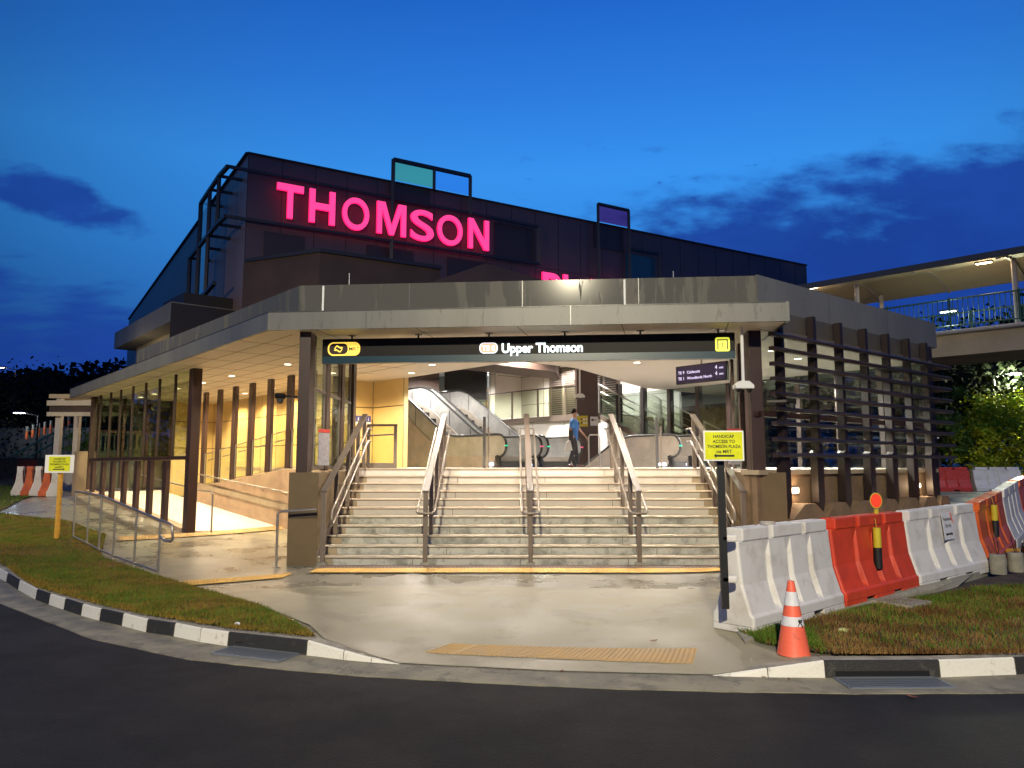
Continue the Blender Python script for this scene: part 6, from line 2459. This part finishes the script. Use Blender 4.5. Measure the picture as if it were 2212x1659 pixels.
# brown hoarding behind the right corner
t = thing('site_hoarding', 'brown low hoarding with white top rail behind the right barriers', 'hoarding', (19, 35, .6))
MB().box((18.2, 35.4, 1.5), (4.6, .2, 1.5), (1, .1)).build('panel', M['brownbox'], t)
MB().box((18.2, 35.35, 2.62), (4.6, .06, .06), (1, .1)).build('rail', M['signwhite'], t)
MB().box((18.2, 35.35, 3.0), (4.6, .06, .06), (1, .1)).build('rail', M['signwhite'], t)

# ------------------------------------------------------------------ turf
gL = [(-1.97, 7.66), (-2.0, 7.62), (-2.93, 7.99), (-3.68, 8.42), (-4.1, 8.65), (-4.96, 9.26), (-5.8, 9.93), (-6.6, 10.62), (-7.35, 11.42), (-8.3, 12.5), (-9.3, 13.35), (-12.5, 16.6), (-16.5, 20.9), (-14.2, 20.9), (-11.4, 19.1), (-8.95, 16.55), (-7.5, 13.75), (-5.55, 11.85), (-4.2, 10.4), (-3.1, 9.3), (-2.3, 8.2)]
sheet('lawn_soil', gL, .3, .022, M['turf'])
gL2 = [(-15.6, 20.9), (-19.6, 24.6), (-22, 28), (-24, 33.8), (-27, 36), (-23, 34), (-20, 31), (-18.0, 28.6), (-16.7, 25.6), (-15.2, 22.6), (-14.6, 21.2)]
sheet('lawn_soil', gL2, .8, .03, M['turf'])
gR = [(2.35, 7.95), (2.45, 7.55), (2.62, 7.25), (2.85, 6.98), (3.1, 6.90), (4.6, 6.98), (8, 7.3), (16, 8.1), (18, 12), (12, 13.2), (9.3, 12.7), (7.2, 11.3), (5.0, 9.85), (3.3, 8.7)]
sheet('dry_lawn_soil', gR, .3, .022, M['soil'])


def blades(name, poly, n, h0, h1, m, seed, dens=None, z0=.01):
    rg = np.random.default_rng(seed)
    P = []
    xs_ = [p[0] for p in poly]
    ys_ = [p[1] for p in poly]
    while len(P) < n:
        x = rg.uniform(min(xs_), max(xs_))
        y = rg.uniform(min(ys_), max(ys_))
        if inside((x, y), poly) and (dens is None or rg.random() < dens(x, y)):
            P.append((x, y))
    P = np.array(P)
    W = _W
    d = np.sqrt((P[:, 0:1] - _P[:, 0][None]) ** 2 + (P[:, 1:2] - _P[:, 1][None]) ** 2)
    z = d @ W[:len(CP)] + W[-3] + P @ W[-2:]
    B = np.stack([P[:, 0], P[:, 1], z + z0], 1)
    a = rg.uniform(0, 2 * np.pi, n)
    lean = rg.uniform(.1, .9, n)
    h = rg.uniform(h0, h1, n)
    tip = B + np.stack([np.cos(a) * lean * h, np.sin(a) * lean * h, h], 1)
    w = rg.uniform(.003, .006, n) * (1 + B[:, 1] / 14)
    b = rg.uniform(0, 2 * np.pi, n)
    s_ = np.stack([np.cos(b), np.sin(b), b * 0], 1) * w[:, None]
    V = np.stack([B - s_, B + s_, tip], 1).reshape(-1, 3)
    return tag(quads_obj(name, V, m, per=3), kind='stuff')


fall = lambda x, y: min(1, (9.0 / max(y, 7)) ** 2)
patch = lambda x, y: .5 + .5 * math.sin(x * 2.1 + 1.3 * math.sin(y * 1.7)) * math.sin(y * 2.6 + x)
blades('grass', gL, 60000, .015, .05, L_grass, 41, lambda x, y: fall(x, y))
blades('grass', gL, 26000, .02, .06, L_grassg, 42, lambda x, y: fall(x, y) * patch(x, y))
blades('grass', gL, 16000, .015, .045, L_dry, 45, lambda x, y: fall(x, y) * (1 - patch(x, y)))
gE = [(-8.3, 12.42), (-7.35, 11.30), (-6.6, 10.50), (-5.8, 9.83), (-4.96, 9.16), (-4.1, 8.55), (-3.68, 8.32), (-2.93, 7.89), (-2.0, 7.54), (-2.0, 7.66), (-2.93, 8.02), (-4.1, 8.69), (-5.8, 9.97), (-7.35, 11.46), (-8.3, 12.58)]
blades('grass', gE, 3500, .015, .045, L_grass, 48, z0=.03)
blades('grass', [(2.9, 6.86), (4.6, 6.86), (6, 7.02), (6, 7.1), (4.6, 6.95), (2.9, 6.96)], 1800, .02, .06, L_dry, 49, z0=.03)
blades('grass', gL2, 7000, .04, .10, L_grassg, 46)
gRn = [p for p in gR if p[0] < 10] + []
gRn = [(2.35, 7.95), (2.45, 7.55), (2.62, 7.25), (2.85, 6.98), (3.1, 6.90), (4.6, 6.98), (7.5, 7.25), (9.0, 9.5), (7.8, 10.9), (6.4, 10.6), (5.0, 9.75), (3.3, 8.6)]
blades('grass', gRn, 34000, .02, .075, L_dry, 43, lambda x, y: .35 + .65 * (1 - patch(x * 1.3, y)))
blades('grass', gRn, 16000, .02, .085, L_grassg, 44, lambda x, y: patch(x * 1.3, y) * (1 if y > 8 + (x - 3) * .25 or x < 2.9 else .25))
blades('grass', [(2.35, 7.95), (2.45, 7.55), (2.62, 7.25), (2.9, 7.1), (3.1, 7.9), (2.8, 8.25)], 5000, .03, .10, L_grassg, 47)
# litter: fallen leaves, a pale rag, crumbs
for i, (px, py, m2, s_, la) in enumerate(((1213, 1450, 'leafdry', .035, 'dry red leaf on the kerb apron near the tan strip'), (1412, 1378, 'leafdry', .05, 'long dry leaf on the concrete forecourt'), (1970, 1505, 'leafdry', .05, 'dry leaf on the road below the right grating'), (1100, 1447, 'leafdry', .02, 'tiny dry leaf on the tan strip'), (1705, 1467, 'leafdry', .025, 'small dry leaf in the gutter by the white kerb taper'), (1650, 1463, 'leafdry', .022, 'dry leaf against the white kerb taper'))):
    p = onz(px, py, RZ + .014 if py > 1440 else -.02)
    zz = (RZ + .012) if py > 1440 else gz(p.x, p.y) + .016
    mb = MB()
    a = rnd.uniform(0, 3)
    pts = [Vector((p.x, p.y, zz)) + Vector((math.cos(a) * x * s_ - math.sin(a) * y * s_ * .4, math.sin(a) * x * s_ + math.cos(a) * y * s_ * .4, .008 * abs(x) + .002)) for x, y in ((-1, 0), (-.4, .8), (.4, .7), (1, 0), (.4, -.8), (-.4, -.7))]
    mb.extr(pts, (0, 0, .002))
    tag(mb.build('fallen_leaf', M[m2]), la, 'leaf', 'fallen leaves')
p = onz(1823, 1366, -.02)
mb = MB()
mb.lathe((p.x, p.y, gz(p.x, p.y)), [(.075, 0), (.07, .03), (.045, .05), (.005, .055)], 9)
tag(mb.build('crumpled_litter', mat('litter', (.55, .55, .22), .6, noise=.3)), 'crumpled pale yellow litter on the dry grass', 'litter')
p = onz(512, 1356, .02)
mb = MB()
mb.lathe((p.x, p.y, gz(p.x, p.y) + .03), [(.035, 0), (.03, .02), (.004, .03)], 7)
tag(mb.build('crumpled_litter', M['paper']), 'small white scrap of paper on the left grass', 'litter')


# ------------------------------------------------------------------ person
def skin_mesh(name, chains, m, parent, sub=2):
    """chains: list of lists of (x,y,z,r); first point of each chain may repeat an earlier point to join"""
    vs, es, rs = [], [], []
    key = {}
    for ch in chains:
        prev = None
        for (x, y, z, r_) in ch:
            k = (round(x, 4), round(y, 4), round(z, 4))
            if k not in key:
                key[k] = len(vs)
                vs.append((x, y, z))
                rs.append(r_)
            i = key[k]
            if prev is not None and prev != i:
                es.append((prev, i))
            prev = i
    me = bpy.data.meshes.new(name)
    me.from_pydata(vs, es, [])
    o = bpy.data.objects.new(name, me)
    col.objects.link(o)
    md = o.modifiers.new('skin', 'SKIN')
    for i, sv in enumerate(me.skin_vertices[0].data):
        sv.radius = rs[i] if isinstance(rs[i], tuple) else (rs[i], rs[i])
        sv.use_root = (i == 0)
    ss = o.modifiers.new('sub', 'SUBSURF')
    ss.levels = sub
    ss.render_levels = sub
    dg = bpy.context.evaluated_depsgraph_get()
    dg.update()
    m2 = bpy.data.meshes.new_from_object(o.evaluated_get(dg))
    bpy.data.objects.remove(o)
    m2.materials.clear()
    m2.materials.append(m)
    m2.polygons.foreach_set('use_smooth', [True] * len(m2.polygons))
    off = origin_of(parent)
    o2 = bpy.data.objects.new(name, m2)
    col.objects.link(o2)
    o2.parent = parent
    # vertices are given in parent space already
    return o2


PX, PY = 1.86, 22.4
PE = thing('person', 'man in blue T-shirt and face mask walking right past the top of the stairs', 'person', (PX, PY, LZ))
# local coordinates: x to the right (walking direction), y away from the camera
hip = (0, 0, .90)
body = [
    [(0, 0, .92, .095), (.01, 0, 1.10, .090), (.015, 0, 1.30, .110), (.02, 0, 1.42, .085), (.03, 0, 1.48, .05), (.045, 0, 1.55, .072), (.05, 0, 1.62, .096), (.05, 0, 1.70, .068)],
    [(.02, 0, 1.42, .085), (-.03, -.17, 1.38, .055), (-.13, -.20, 1.12, .042), (-.14, -.19, .90, .030), (-.14, -.19, .86, .028)],
    [(.02, 0, 1.42, .085), (.08, .15, 1.37, .055), (.20, .17, 1.13, .042), (.34, .12, .97, .030), (.37, .12, .94, .028)],
    [(0, 0, .92, .095), (-.02, -.08, .84, .085), (-.02, -.09, .48, .058), (-.16, -.09, .10, .036)],
    [(0, 0, .92, .095), (.02, .08, .84, .085), (.08, .09, .48, .058), (.14, .09, .10, .036)],
]
skin_mesh('body', body, M['skin'], PE)
skin_mesh('shirt', [
    [(-.01, 0, .78, .150), (0, 0, .90, .148), (.01, 0, 1.10, .142), (.015, 0, 1.30, .158), (.02, 0, 1.415, .105), (.028, 0, 1.465, .072)],
    [(.02, 0, 1.415, .095), (-.03, -.17, 1.385, .078), (-.095, -.195, 1.15, .072)],
    [(.02, 0, 1.415, .095), (.08, .15, 1.375, .078), (.165, .168, 1.15, .072)]], M['shirt'], PE)
skin_mesh('trousers', [
    [(0, 0, .96, .122), (0, 0, .88, .125), (-.02, -.08, .82, .098), (-.02, -.09, .48, .075), (-.16, -.09, .09, .052)],
    [(0, 0, .88, .125), (.02, .08, .82, .098), (.08, .09, .48, .075), (.15, .09, .09, .052)]], M['trousers'], PE)
skin_mesh('shoe', [[(-.20, -.09, .045, .040), (-.12, -.09, .045, .045), (.02, -.09, .030, .036)]], M['shoe'], PE, 1)
skin_mesh('shoe', [[(.10, .09, .045, .040), (.18, .09, .045, .045), (.32, .09, .040, .036)]], M['shoe'], PE, 1)
skin_mesh('hair', [[(-.005, 0, 1.60, .066), (.015, 0, 1.67, .100), (.045, 0, 1.72, .090), (.10, 0, 1.72, .055)]], M['hair'], PE, 2)
skin_mesh('face_mask', [[(.095, -.01, 1.545, .050), (.115, -.01, 1.58, .062), (.11, -.01, 1.615, .045)]], M['mask'], PE, 1)
gls = MB()
gls.bar((PX + .13, PY - .05, LZ + 1.635), (PX + .13, PY + .05, LZ + 1.635), .012, .03)
gls.bar((PX + .13, PY - .075, LZ + 1.635), (PX + .04, PY - .085, LZ + 1.64), .006, .012)
gls.build('glasses', M['brown'], PE)
# ears and nose
skin_mesh('ear', [[(.035, -.082, 1.60, .014), (.035, -.088, 1.63, .016)]], M['skin'], PE, 1)


# hands with five fingers
def hand(c, dirv, side):
    c = Vector(c)
    d = Vector(dirv).normalized()
    s_ = Vector((0, 1, 0)) if abs(d.y) < .8 else Vector((1, 0, 0))
    s_ = (s_ - d * s_.dot(d)).normalized()
    cu = d.cross(s_).normalized() * side
    ch = []
    palm = tuple(c + d * .05)
    ch.append([(*c, .026), (*palm, .030)])
    for k in range(4):
        o_ = c + d * .085 + s_ * ((k - 1.5) * .017)
        L_ = (.060, .070, .065, .052)[k]
        ch.append([(*palm, .030), (*tuple(o_), .0095), (*tuple(o_ + d * L_ * .5 + cu * .012), .0085), (*tuple(o_ + d * L_ * .8 + cu * .035), .0075)])
    th = c + d * .03 + s_ * .035
    ch.append([(*c, .026), (*tuple(th), .011), (*tuple(th + d * .035 + s_ * .015 + cu * .01), .009)])
    skin_mesh('hand', ch, M['skin'], PE, 1)


hand((-.14, -.19, .86), (0, 0, -1), 1)
hand((.37, .12, .94), (.55, 0, -.83), -1)
# belongings
t = thing('shoulder_bag', 'black shoulder bag on a strap worn by the walking man', 'bag', (PX, PY - .2, LZ + .9))
MB().box((PX - .09, PY - .19, LZ + .95), (.13, .12, .30)).build('bag', M['black'], t, bevel=.02)
MB().tube([(PX - .06, PY - .16, LZ + 1.1), (PX - .05, PY - .165, LZ + 1.3), (PX - .01, PY - .10, LZ + 1.465), (PX + .03, PY - .02, LZ + 1.50)], .014, 6).build('strap', M['black'], t)
t = thing('plastic_bag', 'white plastic carrier bag in the hand of the walking man', 'bag', (PX - .17, PY - .2, LZ + .5))
mb = MB()
bx, by, bz = PX - .17, PY - .2, LZ + .50
mb.add([(bx - .14, by - .05, bz), (bx + .12, by - .05, bz), (bx + .12, by + .05, bz), (bx - .14, by + .05, bz), (bx - .06, by - .03, bz + .26), (bx + .07, by - .03, bz + .26), (bx + .07, by + .03, bz + .26), (bx - .06, by + .03, bz + .26), (bx + .02, by, bz + .33), (bx + .04, by, bz + .33)],
       [(3, 2, 1, 0), (0, 1, 5, 4), (1, 2, 6, 5), (2, 3, 7, 6), (3, 0, 4, 7), (4, 5, 9, 8), (6, 7, 8, 9), (5, 6, 9), (7, 4, 8)])
mb.build('bag', M['bagwhite'], t, bevel=.015)

# drop default labels where something slipped through
for o in bpy.data.objects:
    if o.parent is None and o.type in ('MESH', 'EMPTY') and 'label' not in o and 'kind' not in o:
        print('UNLABELLED', o.name)
